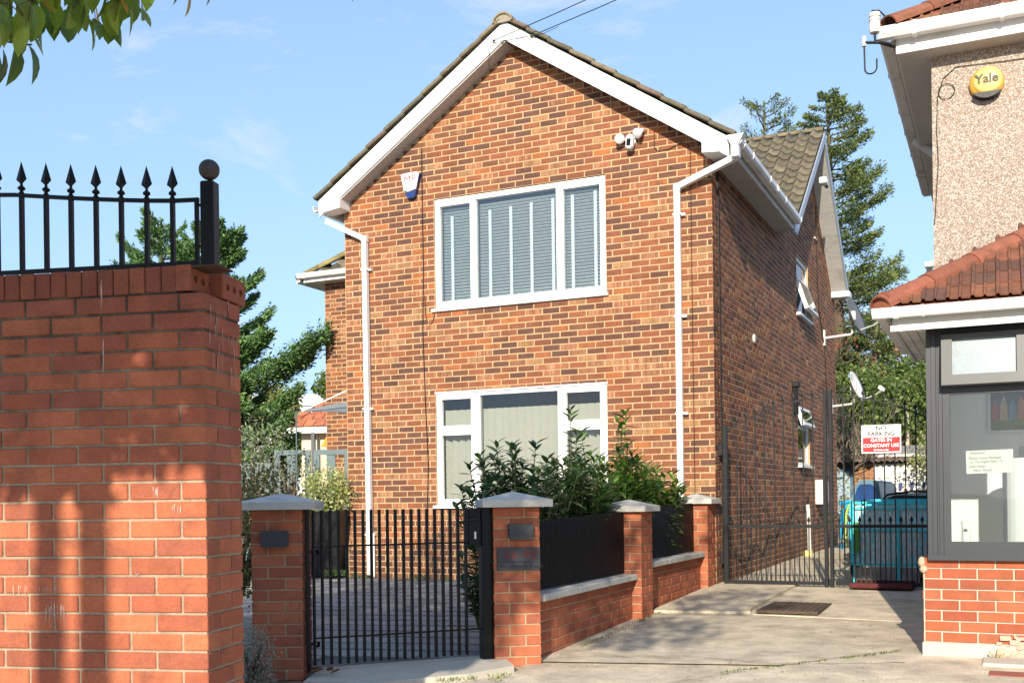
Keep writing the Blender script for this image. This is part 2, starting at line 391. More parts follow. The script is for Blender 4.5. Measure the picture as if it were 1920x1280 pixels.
YARDM = material('yard_paver', (1, 1, 1), 0.85, 0.2, 9, bump=0.4, bscale=120, source='obj')
YARDG = material('yard_joint', (0.12, 0.12, 0.12), 0.95, 0.2, 9)
THRESH = material('threshold_concrete', (0.5, 0.46, 0.38), 0.9, 0.12, 5, bump=0.4, bscale=90)
FIELD = material('far_ground', (0.16, 0.15, 0.1), 0.95, 0.3, 0.8)
def hp(u, v): w = h2w(u, v); return (w.x, w.y)
# far ground to the horizon, with the built-up plots laid on top
gb = MB(); ring = [(-900, -900), (900, -900), (900, 1500), (-900, 1500)]
gb.add([(x, y, -0.16) for x, y in ring], [(0, 1, 2, 3)]); gb.build('ground', FIELD, kind='structure')
ground_sheet('back_plot', [hp(-30, 12), hp(-30, 60), hp(40, 60), hp(40, 12)], FIELD, dz=-0.02, step=20)
ground_sheet('pavement', [(-14, -10), (14, -10)] + [hp(14, -4.6), hp(2.4, -4.35), hp(-0.1, -4.9), (-0.02, 7.3), (-1.32, 6.75), (-1.5, 6.75), (-14, 6.75)], CONC, dz=-0.012)
ground_sheet('driveway', [hp(-0.35, -5.0), hp(2.44, -4.40), hp(2.44, 12), hp(-0.35, 12)], CONC2, dz=0.0)
# slab edge: a newer strip of concrete that stands 2 cm proud across the drive
ground_sheet('concrete_slab', [hp(-0.05, -2.30), hp(0.5, -2.22), hp(0.84, -2.16), hp(0.80, -1.9), hp(0.85, 0.3), hp(-0.05, 0.3)], CONC, dz=0.024, thick=0.05)
ground_sheet('concrete_slab', [hp(0.87, -2.2), hp(2.4, -2.35), hp(2.4, 0.35), hp(0.87, 0.35)], CONC, dz=0.005, thick=0.03)
ground_sheet('concrete_apron', [hp(0.95, -5.6), hp(2.2, -3.75), hp(2.42, -3.8), hp(4.5, -3.9), hp(4.5, -5.9)], CONC, dz=0.008, thick=0.03)
# yard behind the small gate
yard_poly = [(-6.5, 7.2), (-1.5, 7.2)] + [(-0.1, 7.7), hp(-0.3, -4.6), hp(-0.3, 0.2), hp(-9, 0.2), hp(-9, 9), hp(-14, 9), (-9, 8)]
yard = ground_sheet('yard_paving', [(-9, 7.05), (-1.5, 6.95), (-0.1, 7.5), hp(-0.3, -4.6), hp(-0.3, 9), hp(-12, 9)], YARDG, dz=0.006)
PB = MB().box(-0.5, 0.5, -0.5, 0.5, -0.04, 0, ch=0.006)
pav = Pieces('paving_stone', 'paving', (YARDM, YARDM)); a0 = R(-14)
for i in range(-14, 16):
    for j in range(0, 34):
        lx, ly = i * 0.46 + (0.23 if j % 2 else 0), j * 0.31
        x = -1.2 + lx * math.cos(a0) - ly * math.sin(a0); y = 7.62 + lx * math.sin(a0) + ly * math.cos(a0)
        u, v = w2h(x, y)
        if u > -0.55 or (v > -0.2 and u > -5.2) or y < 7.3 + 0.0 or x < -5.2 or v > 4.5: continue
        if x > -1.6 and y < 7.75: continue
        g = random.uniform(0.2, 0.27); M = T(x, y, ground_z(x, y) + 0.024 + random.uniform(-0.0015, 0.0015)) @ RZ(a0) @ SC(0.455, 0.303, 1)
        pav.add(PB, M, (g, g * 0.985, g * 0.95, 1))
pav.finish(yard, 300)
ground_sheet('gate_threshold', [(-1.33, 6.72), (-0.9, 6.62), (-0.3, 6.9), (0.0, 7.18), (-0.1, 7.68), (-1.3, 7.25)], THRESH, dz=0.035, thick=0.08)
# hairline cracks and expansion joints in the concrete
CRK = material('crack_dirt', (0.06, 0.05, 0.038), 0.95, 0.3, 20)
def crack(parent_pts, w, name='crack'):
    b = MB(); rd = random.Random(len(parent_pts) * 7 + int(w * 1e4)); vs = []; fs = []; P_ = []
    for (a, c) in zip(parent_pts[:-1], parent_pts[1:]):
        n = max(2, int(math.dist(a, c) / 0.06))
        for i in range(n): t = i / n; P_.append((a[0] + (c[0] - a[0]) * t + rd.gauss(0, 0.006), a[1] + (c[1] - a[1]) * t + rd.gauss(0, 0.006)))
    for i, (u, v) in enumerate(P_):
        ww = w * rd.uniform(0.3, 1.2); x, y = hp(u, v); x2, y2 = hp(u, v + ww); vs += [(x, y, ground_z(x, y) + 0.0135 + (0.016 if v > -2.2 else 0)), (x2, y2, ground_z(x2, y2) + 0.0135 + (0.016 if v > -2.2 else 0))]
        if i: k = 2 * i; fs.append((k - 2, k, k + 1, k - 1))
    b.add(vs, fs); o = b.build(name, CRK); o['kind'] = 'structure'; return o
crack([(0.1, -4.75), (0.9, -4.5), (1.6, -4.62), (2.4, -4.3)], 0.012, 'pavement_crack')
crack([(1.0, -5.55), (1.5, -4.75), (2.2, -3.9)], 0.014, 'pavement_crack')
crack([(1.25, -1.3), (1.7, -1.22), (2.35, -1.32)], 0.01, 'drive_crack')
crack([(1.5, -3.35), (1.9, -3.3), (2.4, -3.42)], 0.008, 'drive_crack')
crack([(0.02, -3.9), (0.4, -3.6), (0.95, -3.75)], 0.006, 'drive_crack')
# dirt and weeds in the seams
WEED = leaf_mats('weed')
def blade_mb(n, h, spread, seed):
    rd = random.Random(seed); b = MB()
    for _ in range(n):
        a = rd.uniform(0, 6.28); r0 = rd.uniform(0, spread); l = h * rd.uniform(0.5, 1); w = 0.0035
        x, y = r0 * math.cos(a), r0 * math.sin(a) * 0.6; dx, dy = math.cos(a) * l * 0.6, math.sin(a) * l * 0.6
        b.add([(x - w, y, 0), (x + w, y, 0), (x + dx * 0.5, y + dy * 0.5, l * 0.7), (x + dx, y + dy, l * 0.9)], [(0, 1, 2), (1, 3, 2)])
    return b
weeds = MB()
def weed_at(x, y, n, h, sp, col):
    b = blade_mb(n, h, sp, random.random()); weeds.add(b.v, b.f, T(x, y, ground_z(x, y) + 0.01), col=col)
for k in range(46):
    t = k / 45; u = 1.25 + t * 1.0; v = -5.05 + t * 1.15 + random.uniform(-0.02, 0.02)
    if random.random() < 0.75: weed_at(*hp(u, v), 7, 0.022, 0.03, (0.12, 0.15, 0.03, 1))
for k in range(60):
    v = -4.7 + random.random() * 4.6
    weed_at(*hp(0.02 + random.uniform(0, 0.03), v), 6, 0.022, 0.035, (0.14, 0.14, 0.04, 1))
for k in range(22): weed_at(random.uniform(-0.62, -0.05), 6.86 + random.uniform(-0.1, 0.2), 9, 0.03, 0.05, (0.13, 0.18, 0.03, 1))
for k in range(30): weed_at(*hp(random.uniform(-4.8, -0.6), -0.04), 9, 0.06, 0.06, (0.06, 0.13, 0.03, 1))
w_ = weed_at(*hp(2.88, -4.02), 9, 0.09, 0.03, (0.3, 0.25, 0.08, 1))
wo = weeds.build('weeds', WEED[1], color=True); tag(wo, 'small weeds and grass tufts growing in the seams of the concrete', 'weeds'); wo['kind'] = 'stuff'

# grit and crumbs scattered over the concrete, thicker along the wall foot
gr_ = MB(); rd = random.Random(12)
for k in range(900):
    u, v = (rd.uniform(0.0, 2.35), rd.uniform(-6.2, -0.1)) if k % 3 else (abs(rd.gauss(0, 0.1)) + 0.0, rd.uniform(-4.8, -0.1))
    x, y = hp(u, v); s = rd.uniform(0.0015, 0.0055) * (1 if rd.random() < 0.9 else 2.2); z = ground_z(x, y) + (0.026 if (v > -2.2 and u < 0.86) else 0.012); g = rd.uniform(0.1, 0.5)
    gr_.add([(-s, -s, 0), (s, -s * 0.7, 0), (s * 0.6, s, 0), (-s * 0.8, s * 0.7, 0), (0, 0, s * 0.9)], [(0, 1, 4), (1, 2, 4), (2, 3, 4), (3, 0, 4)], M=T(x, y, z) @ RZ(rd.uniform(0, 6)), col=(g, g * 0.85, g * 0.65, 1))
go = gr_.build('grit', material('grit_mass', (1, 1, 1), 0.9, 0.2, 20, source='attr'), color=True); tag(go, 'fine grit and crumbs scattered over the concrete drive', 'grit'); go['kind'] = 'stuff'

# ------------------------------------------------------------------ brick house
W_ = 4.9; EZ = 4.93; RIDGE_U = -2.445; SL = 0.667
house = thing('brick_house', 'two-storey multicoloured brick house with white bargeboard gable and white windows behind the front wall', 'house', HOUSE_M)
def house_col(zc):
    t = random.random(); k = min(1, max(0, (zc - 0.3) / 5.5)); P_ = 0.72 + 0.1 * k
    dark = 0.27 + 0.08 * random.random()
    if t < dark: return jit(random.choice([(0.125, 0.06, 0.045), (0.1, 0.055, 0.048), (0.16, 0.075, 0.05), (0.085, 0.05, 0.046)]), 0.15)
    if t < dark + 0.36 + 0.12 * k: return jit(random.choice([(0.25, 0.092, 0.046), (0.21, 0.08, 0.045), (0.285, 0.11, 0.053)]), 0.12)
    if t < dark + 0.46 + 0.12 * k: return jit((0.3, 0.13, 0.07), 0.12, 0.0)
    if t < 0.90: return jit(random.choice([(0.28, 0.135, 0.078), (0.22, 0.1, 0.062)]), 0.12, 0.5)
    if t < 0.95: return jit((0.38, 0.14, 0.05), 0.1)
    return jit((0.33, 0.2, 0.1), 0.1, 0.3)
_hc = house_col
def house_col(z):
    c = _hc(z); m = (0.17, 0.08, 0.045); return (*[(c[i] * 0.72 + m[i] * 0.28) * (1.0, 0.9, 0.84)[i] for i in range(3)], 1 - (1 - c[3]) * 0.6)
def gable_z(u, top=6.63): return top - SL * abs(u - RIDGE_U)
UW = (-3.56, -1.27, 3.53, 4.95); LW = (-3.57, -1.28, 1.06, 2.51)
# mortar-faced shell: front wall with its gable and two window openings
def wall_shell(name, poly_outer, holes, thick, mat, parent, M, label=None):
    """wall in local x,z facing -y with rectangular holes; face at y=0.006"""
    bm = bmesh.new(); xs = sorted({p[0] for p in poly_outer} | {h[0] for h in holes} | {h[1] for h in holes}); zs = sorted({h[2] for h in holes} | {h[3] for h in holes})
    vs = [bm.verts.new((x, 0.0035 if mat is MORTAR_H else 0.006, z)) for x, z in poly_outer]; bm.faces.new(vs)
    for h in holes:
        for x in (h[0], h[1]): bmesh.ops.bisect_plane(bm, geom=bm.verts[:] + bm.edges[:] + bm.faces[:], plane_co=(x, 0, 0), plane_no=(1, 0, 0))
        for z in (h[2], h[3]): bmesh.ops.bisect_plane(bm, geom=bm.verts[:] + bm.edges[:] + bm.faces[:], plane_co=(0, 0, z), plane_no=(0, 0, 1))
    dead = [f for f in bm.faces if any(h[0] < f.calc_center_median().x < h[1] and h[2] < f.calc_center_median().z < h[3] for h in holes)]
    bmesh.ops.delete(bm, geom=dead, context='FACES')
    r = bmesh.ops.extrude_face_region(bm, geom=bm.faces[:])
    for v in r['geom']:
        if isinstance(v, bmesh.types.BMVert): v.co.y += thick
    bmesh.ops.recalc_face_normals(bm, faces=bm.faces)
    me = bpy.data.meshes.new(name); bm.to_mesh(me); bm.free(); me.materials.append(mat); return link(name, me, parent, M, label=label)
front = wall_shell('front_wall', [(-W_, 0), (0 - 0.006, 0), (-0.006, gable_z(0, 6.79)), (RIDGE_U, 6.79), (-W_, gable_z(-W_))], [UW, LW], 0.26, MORTAR_H, house, Matrix.Identity(4))
HB = Pieces('brick', 'brickwork', BR_HOUSE)
wall_bricks(HB, -W_, 0.0, 0.0, 6.75, lambda x, z: house_col(z), holes=[UW, LW],
            trim=0.003, clip=lambda z: (-W_ if z < gable_z(-W_) else RIDGE_U - (6.63 - z) / SL, 0 if z < gable_z(0, 6.79) else RIDGE_U + (6.79 - z) / SL) if z < 6.7 else None)
# side wall facing the drive (local x -> v)
MS = RZ(math.pi / 2)
GV = 6.5; GS = 0.775
SIDE_H = [(5.36, 6.46, 4.02, 4.96), (5.33, 6.43, 1.62, 2.58)]
def side_top(v): return 5.0 if v < 3.65 else 7.05 - GS * abs(v - GV) if abs(v - GV) < 2.6 else 5.0
side = wall_shell('side_wall', [(0.27, 0), (9.6, 0), (9.6, 4.95), (9.2, 4.95), (GV, 7.04), (3.85, 4.98), (0.27, 4.98)], SIDE_H, 0.26, MORTAR_H, house, MS)
def side_col(x, z):
    c = house_col(z); k = random.random()
    return c if k > 0.25 else jit((0.2, 0.085, 0.052), 0.15)
# returns: header/stretcher alternation at the corner comes from the phase
wall_bricks(HB, 0.0, 9.6, 0.1, 7.0, side_col, M=MS, holes=SIDE_H, phase=1, trim=0.003,
            clip=lambda z: (0, 9.6) if z < 4.95 else ((GV - (7.04 - z) / GS, GV + (7.04 - z) / GS) if z < 6.95 else None))
# rear body: its front face left of the wing, and plain back walls
RB0 = -7.78
rear = wall_shell('rear_wall', [(RB0, 0), (-W_, 0), (-W_, 4.95), (RB0, 4.95)], [], 0.26, MORTAR_H, house, T(0, 3.7, 0))
wall_bricks(HB, RB0, -W_ - 0.0, 0.1, 4.95, lambda x, z: house_col(z), M=T(0, 3.7, 0), trim=0.003)
cb = MB(); cb.box(-W_ + 0.01, -W_ + 0.25, 0.27, 3.7, 0, 4.95); cb.box(RB0 + 0.01, RB0 + 0.25, 3.97, 9.3, 0, 4.95); cb.box(RB0 + 0.01, -0.27, 9.3, 9.58, 0, 4.95)
cb.build('hidden_wall', MORTAR_H, house)
left_side = RZ(-math.pi / 2)
wall_bricks(HB, -3.7, 0, 0.1, 4.9, lambda x, z: house_col(z), M=T(-W_, 0, 0) @ left_side)
HB.finish(front, 300)
# added unseen dark block that stops light passing through the shell
MB().box(-W_ + 0.3, -0.3, 0.75, 3.4, 0.2, 4.9).build('light_block', DARK, house)
# --- gable trim
def slope_board(mb, u0, u1, off_lo, off_hi, y0, y1, side_sign, peak):
    """board between two height offsets below peak that follows the slope; u0 near the ridge"""
    z = lambda u: peak - SL * abs(u - RIDGE_U)
    mb.prism([(u0, z(u0) + off_lo), (u1, z(u1) + off_lo), (u1, z(u1) + off_hi), (u0, z(u0) + off_hi)][::1 if u1 > u0 else -1], y0, y1)
PK = 6.88
for sg, uend in ((1, 0.25), (-1, -5.14)):
    b = MB(); slope_board(b, RIDGE_U, uend, -0.215, 0, -0.225, -0.2, sg, PK); b.build('bargeboard', WHITE, house)
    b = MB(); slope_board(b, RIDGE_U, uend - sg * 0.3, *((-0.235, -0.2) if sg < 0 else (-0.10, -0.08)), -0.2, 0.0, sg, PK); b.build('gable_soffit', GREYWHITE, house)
b = MB(); b.prism([(-0.05, 4.955), (0.25, 4.93), (0.25, 5.085), (-0.05, 5.16)], -0.235, 0.0); b.box(0.0, 0.25, -0.2, 0, 4.935, 4.95); b.build('eaves_box', WHITE, house)
b = MB(); b.prism([(-5.14, 4.91), (-4.81, 4.95), (-4.81, 5.14), (-5.14, 5.075)], -0.235, 0.0); b.build('eaves_box', WHITE, house)
# side eaves: soffit boards, fascia, gutter and its brackets
for i in range(36):
    v = 0.02 + i * 0.1
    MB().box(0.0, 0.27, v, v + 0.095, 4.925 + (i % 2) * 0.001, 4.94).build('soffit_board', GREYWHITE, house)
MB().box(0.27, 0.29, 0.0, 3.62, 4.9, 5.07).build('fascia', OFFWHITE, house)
def gutter(name, parent, p0, p1, r=0.055, mat=WHITE, ogee=True):
    """open half-round gutter from p0 to p1"""
    p0, p1 = Vector(p0), Vector(p1); d = (p1 - p0).normalized(); s = d.cross(Vector((0, 0, 1))).normalized(); b = MB(); vs = []
    prof = [(-1, 0.55), (-1, -0.35), (-0.6, -0.85), (0.6, -0.85), (1, -0.35), (1.05, 0.55), (0.9, 0.55), (0.86, -0.25), (0.5, -0.7), (-0.5, -0.7), (-0.88, -0.3), (-0.88, 0.55)]
    for p in (p0, p1):
        for a, z in prof: vs.append(p + s * a * r + Vector((0, 0, z * r)))
    n = len(prof); fs = [(i, (i + 1) % n, (i + 1) % n + n, i + n) for i in range(n)] + [tuple(range(n))[::-1], tuple(range(n, 2 * n))]
    b.add(vs, fs); g = b.build(name, mat, parent)
    return g, d, s
def gutter_joint(gt, p, d, s, r=0.055, w=0.035, mat=WHITE, drop=0.0):
    b = MB(); p = Vector(p); a = p - d * w / 2; c = p + d * w / 2; vs = []
    prof = [(-1.12, 0.6), (-1.12, -0.4), (-0.66, -1.0), (0.66, -1.0), (1.12, -0.4), (1.15, 0.6)]
    for q in (a, c):
        for x, z in prof: vs.append(q + s * x * r + Vector((0, 0, z * r)))
    n = len(prof); b.add(vs, [(i, i + 1, i + 1 + n, i + n) for i in range(n - 1)] + [tuple(range(n))[::-1], tuple(range(n, 2 * n)), (n - 1, 0, n, 2 * n - 1)])
    return b.build('gutter_clip', mat, gt)
gt, gd, gs = gutter('gutter', house, (0.345, -0.27, 5.02), (0.345, 3.5, 5.02))
for v in (-0.1, 0.35, 1.35, 1.75, 1.83, 2.35, 3.48): gutter_joint(gt, (0.345, v, 5.02), gd, gs)
gt, gd, gs = gutter('gutter', house, (-5.2, -0.2, 5.0), (-5.2, 3.4, 5.0))
# hopper outlet and downpipes
def downpipe(pts, clips, w=0.065):
    b = MB()
    for p, q in zip(pts[:-1], pts[1:]): b.bar(p, q, w)
    d = b.build('downpipe', WHITE, house)
    for z in clips:
        x, y = pts[-2][0], pts[-2][1]
        MB().box(x - 0.045, x + 0.045, y - 0.042, 0.0, z - 0.012, z + 0.012).box(x + 0.045, x + 0.085, y + 0.005, 0, z - 0.014, z + 0.014).build('pipe_bracket', WHITE, d)
    for p in pts[1:-1]: MB().box(p[0] - 0.04, p[0] + 0.04, p[1] - 0.04, p[1] + 0.04, p[2] - 0.05, p[2] + 0.04, ch=0.01).build('pipe_bend', WHITE, d)
    return d
downpipe([(0.32, -0.2, 4.86), (-0.385, -0.055, 4.66), (-0.385, -0.055, 0.17)], [4.35, 3.2, 2.1, 1.1])
downpipe([(-5.1, -0.12, 4.83), (-4.555, -0.055, 4.55), (-4.53, -0.055, 0.2)], [4.15, 2.35, 0.72])
MB().prism([(0.24, 5.075), (0.43, 5.075), (0.37, 4.97), (0.37, 4.84), (0.29, 4.84), (0.29, 4.97)], -0.31, -0.2).build('gutter_outlet', WHITE, house)
MB().bar((-4.49, -0.03, 0.17), (-4.49, -0.03, 0.72), 0.018).build('waste_pipe', WHITE, house)
# roof: main gable, each verge tile its own piece, courses behind them
TILE = (material('verge_tile', (1, 1, 1), 0.9, 0.3, 14, bump=0.9, bscale=70, source='obj', col2=(0.25, 0.235, 0.14), amount=0.05),
        material('tile_mass', (1, 1, 1), 0.9, 0.3, 14, bump=0.9, bscale=70, source='attr', col2=(0.25, 0.235, 0.14), amount=0.05))
roof = MB(); zt = lambda u, o=0: 6.895 + o - SL * abs(u - RIDGE_U)
for sg, ue in ((1, 0.33), (-1, -5.22)):
    roof.prism([(RIDGE_U, 6.88), (ue - sg * 0.05, zt(ue - sg * 0.05) - 0.02), (ue - sg * 0.05, zt(ue) - 0.01), (RIDGE_U, 6.91)][::sg], -0.2, 3.5)
main_roof = roof.build('roof', material('tile_batten', (0.09, 0.08, 0.06), 0.95, 0.2, 8), house)
RT = Pieces('roof_tile', 'roof_tiles', TILE)
tl = MB().box(0, 0.335, 0, 0.30, 0.0, 0.045, ch=0.008)            # x down the slope, y across
ang = math.atan(SL)
def tcol(): return jit(random.choice([(0.15, 0.125, 0.08), (0.18, 0.15, 0.095), (0.125, 0.11, 0.075), (0.17, 0.125, 0.09)]), 0.15)
for sg in (1, -1):
    for r in range(10):
        for c in range(12):
            u = RIDGE_U + sg * (0.02 + r * 0.272); z = zt(u, 0.012) + random.uniform(-0.002, 0.004)
            M = T(u, -0.26 + c * 0.302 + random.uniform(-0.004, 0.004), z) @ (Matrix.Identity(4) if sg > 0 else RZ(math.pi) @ T(0, -0.3, 0)) @ RY(ang - 0.055)
            RT.add(tl, M, tcol())
for k in range(14):      # half-round ridge tiles
    b = MB() if k else None
rid = MB(); vs = []
for y in (0, 0.44):
    for rr in (0.135, 0.11):
        for i in range(9): t = math.pi * i / 8; vs.append((rr * math.cos(t), y, rr * math.sin(t) * 0.85))
fs = []
for i in range(8): fs += [(i, i + 1, 19 + i, 18 + i), (9 + i, 27 + i, 28 + i, 10 + i), (i, 9 + i, 10 + i, i + 1), (18 + i, 19 + i, 28 + i, 27 + i)]
fs += [(0, 18, 27, 9), (8, 17, 35, 26)]
rid.add(vs, fs)
for k in range(9): RT.add(rid, T(RIDGE_U, -0.28 + k * 0.445, 6.865 + random.uniform(-0.004, 0.004)), jit((0.24, 0.2, 0.12), 0.1))
MB().prism([(RIDGE_U - 0.11, 6.86), (RIDGE_U + 0.11, 6.86), (RIDGE_U + 0.07, 6.95), (RIDGE_U, 6.975), (RIDGE_U - 0.07, 6.95)], -0.262, -0.24).build('ridge_mortar', material('bed_mortar', (0.28, 0.25, 0.19), 0.95, 0.2, 20, bump=0.6), house)
RT.finish(main_roof, 300)
# rear body roof: pantiles on the slope that faces the street, ridge along u
PT = (material('pantile', (1, 1, 1), 0.92, 0.3, 9, bump=0.8, bscale=60, source='obj', col2=(0.2, 0.17, 0.08), amount=0.15),
      material('pantile_mass', (1, 1, 1), 0.92, 0.3, 9, bump=0.8, bscale=60, source='attr', col2=(0.2, 0.17, 0.08), amount=0.15))
WR = 7.19; WANG = math.atan(GS)
pan = MB(); vs = []; NX = 10
for y in (0, 0.40):
    for top in (1, 0):
        for i in range(NX + 1):
            t = i / NX; x = -0.155 + 0.31 * t; zz = 0.034 * math.cos(2 * math.pi * (t - 0.3)) + 0.012 * math.cos(4 * math.pi * (t - 0.3)); vs.append((x, y, zz + (0.018 if top else 0)))
n = NX + 1; fs = []
for i in range(NX): fs += [(i, i + 1, 2 * n + i + 1, 2 * n + i), (n + i, 3 * n + i, 3 * n + i + 1, n + i + 1), (i, n + i, n + i + 1, i + 1), (2 * n + i, 2 * n + i + 1, 3 * n + i + 1, 3 * n + i)]
fs += [(0, 2 * n, 3 * n, n), (n - 1, 2 * n - 1, 4 * n - 1, 3 * n - 1)]
pan.add(vs, fs)                                             # y=0 is the lower edge, y grows up the slope
rr = MB(); V0, V1 = 3.62, GV
rr.prism([(V0, 4.98), (GV, WR - 0.03), (9.38, 4.98), (9.38, 5.0), (GV, WR), (V0, 5.0)], 0, 1, M=MS @ SC(1, 1, 1) @ T(0, -0.27, 0) @ SC(1, 8.0, 1))
rear_roof = rr.build('roof', MATS['tile_batten'], house)
PP = Pieces('roof_tile', 'roof_tiles', PT, smooth=True)
for r in range(14):
    for c in range(42):
        u = 0.19 - c * 0.205; sl = r * 0.25; v = 3.5 + sl * math.cos(WANG); z = 4.99 + sl * math.sin(WANG)
        if v > GV - 0.1: continue
        if u < -8.2 + (v - 3.5): continue                      # hip cut
        if -4.6 < u < -1.2 and z < zt(u) - 0.15: continue      # hidden under the front roof
        if u < -0.2 and z < zt(u) - 0.1: continue
        g = random.choice([(0.13, 0.11, 0.075), (0.11, 0.095, 0.068), (0.155, 0.13, 0.09)])
        PP.add(pan, T(u, v, z + random.uniform(-0.003, 0.004)) @ RX(WANG - 0.06) @ SC(0.69, 0.8, 0.85), jit(g, 0.13))
for k in range(19):
    PP.add(rid, T(0.28 - k * 0.43, GV, WR + 0.0) @ RZ(math.pi / 2) @ SC(0.9, 0.97, 0.8), jit((0.2, 0.16, 0.1), 0.12)) if k < 14 else None
for k in range(9):                                            # hip tiles on the left end
    t = k * 0.42; PP.add(rid, T(-8.2 + t * 0.62, 3.5 + t * 0.62, 5.02 + t * 0.5) @ RZ(-math.pi / 4) @ RX(0.5) @ SC(0.75, 1, 0.75), jit((0.24, 0.19, 0.08), 0.15))
# courses over the hip corner so the left eave reads as tiles
PP.finish(rear_roof, 300)
hipb = MB(); hipb.add([(-8.22, 3.48, 5.0), (-8.22, 9.5, 5.0), (-5.35, GV, WR - 0.05), (-8.22, 3.48, 4.96), (-8.22, 9.5, 4.96), (-5.35, GV, WR - 0.2)], [(0, 2, 1), (3, 4, 5), (0, 1, 4, 3), (1, 2, 5, 4), (2, 0, 3, 5)])
hipb.add([(-5.4, 9.4, 5.0), (0.2, 9.4, 5.0), (0.2, GV, WR - 0.02), (-5.4, GV, WR - 0.02)], [(0, 1, 2, 3)]); hipb.build('hip_slope', PT[1], house, color=True)
# left eave of the rear body
MB().box(-8.02, -W_ - 0.02, 3.42, 3.44, 4.94, 5.06).build('fascia', WHITE, house)
MB().box(-8.02, -W_ - 0.02, 3.44, 3.7, 4.94, 4.952).build('eaves_soffit', GREYWHITE, house)
gt2, gd2, gs2 = gutter('gutter', house, (-8.1, 3.37, 5.05), (-W_ - 0.02, 3.37, 5.05)); gutter_joint(gt2, (-7.95, 3.37, 5.05), gd2, gs2)
# side gable trim: bargeboards, lined soffit boards, end box
gz = lambda v: 7.18 - GS * abs(v - GV)
BARGE_SHADE = material('shaded_white_board', (0.36, 0.4, 0.46), 0.4, 0.06, 5)  # white boards in shade; the shade is put into this blue-grey
for sg, ve in ((-1, 3.72), (1, 9.35)):
    b = MB(); pts = [(GV, gz(GV) - 0.16), (ve, gz(ve) - 0.16), (ve, gz(ve)), (GV, gz(GV))]
    b.prism(pts[::sg], -0.30, -0.275, M=MS); b.build('bargeboard', BARGE_SHADE, house)
    for i in range(26):
        va = GV + sg * (0.02 + i * 0.105); vb = va + sg * 0.10
        if abs(vb - GV) > abs(ve - GV) - 0.05: break
        q = [(va, gz(va) - 0.155), (vb, gz(vb) - 0.155), (vb, gz(vb) - 0.14), (va, gz(va) - 0.14)]
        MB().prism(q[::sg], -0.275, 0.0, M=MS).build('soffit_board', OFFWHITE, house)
    if sg > 0: MB().box(0.0, 0.33, 9.1, 9.42, 4.9, 5.0).build('eaves_box', WHITE, house)
b = MB(); b.box(0.26, 0.30, 3.5, 3.72, 4.88, 5.04); b.build('fascia', BARGE_SHADE, house)

# ------------------------------------------------------------------ windows of the brick house
def casement(parent, x0, x1, z0, z1, y0, M, panes, mat, fw=0.06, glass=GLASS, depth=0.07, name='window'):
    """frame with rectangular panes (px0,px1,pz0,pz1,sash); the frame is what remains between them"""
    b = MB()
    cols = sorted(set([p[0] for p in panes] + [p[1] for p in panes]))
    b2 = wall_shell(name, [(x0, z0), (x1, z0), (x1, z1), (x0, z1)], [p[:4] for p in panes], depth, mat, parent, M @ T(0, y0 - 0.006, 0))
    for p in panes:
        a0, a1, c0, c1 = p[:4]
        if len(p) > 4 and p[4]:
            w = 0.045; s = MB()
            for (q0, q1, r0, r1) in ((a0, a1, c0, c0 + w), (a0, a1, c1 - w, c1), (a0, a0 + w, c0 + w, c1 - w), (a1 - w, a1, c0 + w, c1 - w)): s.box(q0, q1, -0.004, 0.05, r0, r1)
            s.build('sash', mat, b2, M=T(0, -0.008, 0)); a0 += w; a1 -= w; c0 += w; c1 -= w
        MB().box(a0 - 0.005, a1 + 0.005, 0.03, 0.036, c0 - 0.005, c1 + 0.005).build('pane', glass, b2)
    return b2
# upper window: three lights with a white venetian blind
x0, x1, z0, z1 = UW
uw = casement(house, x0 + 0.005, x1 - 0.005, z0 + 0.03, z1 - 0.01, 0.02, Matrix.Identity(4),
              [(x0 + 0.075, x0 + 0.50, z0 + 0.12, z1 - 0.10, 0), (x0 + 0.585, x0 + 1.66, z0 + 0.12, z1 - 0.07, 0), (x0 + 1.75, x1 - 0.075, z0 + 0.12, z1 - 0.10, 0)], WHITE, glass=GLASS_SKY)
MB().box(x0 - 0.04, x1 + 0.03, -0.05, 0.06, z0 - 0.005, z0 + 0.03).build('window_sill', WHITE, uw)
BLW = material('blind_white', (0.75, 0.77, 0.78), 0.6, 0.04, 5)
BLG = material('blind_slat', (0.85, 0.86, 0.84), 0.6, 0.05, 5)
b = MB()
for i in range(31):
    z = z0 + 0.10 + i * 0.0395
    for (a, c) in ((x0 + 0.08, x0 + 0.53), (x0 + 0.6, x0 + 1.67), (x0 + 1.74, x1 - 0.07)):
        b.add([(a, 0.115, z - 0.008), (c, 0.115, z - 0.008), (c, 0.085, z + 0.010), (a, 0.085, z + 0.010), (a, 0.117, z - 0.005), (c, 0.117, z - 0.005), (c, 0.087, z + 0.013), (a, 0.087, z + 0.013)], [(0, 3, 2, 1), (4, 5, 6, 7), (2, 3, 7, 6), (0, 1, 5, 4)])
bl = b.build('blind_slats', BLG, uw); bl['kind'] = 'stuff'
for k, xx in enumerate((x0 + 0.215, x0 + 0.745, x0 + 1.03, x0 + 1.305, x0 + 1.59, x0 + 1.845, x0 + 2.135)):
    MB().box(xx - 0.02, xx + 0.02, 0.072, 0.078, z0 + 0.08, z1 - 0.22 + k * 0.012).build('blind_tape', BLW, uw)
MB().box(x0 + 0.07, x1 - 0.07, 0.125, 0.13, z0 + 0.05, z1 - 0.04).build('dark_room_board', material('room_shade_grey', (0.14, 0.15, 0.15), 0.8, 0.1, 3), uw)  # added board, its dark grey stands in for the unlit room
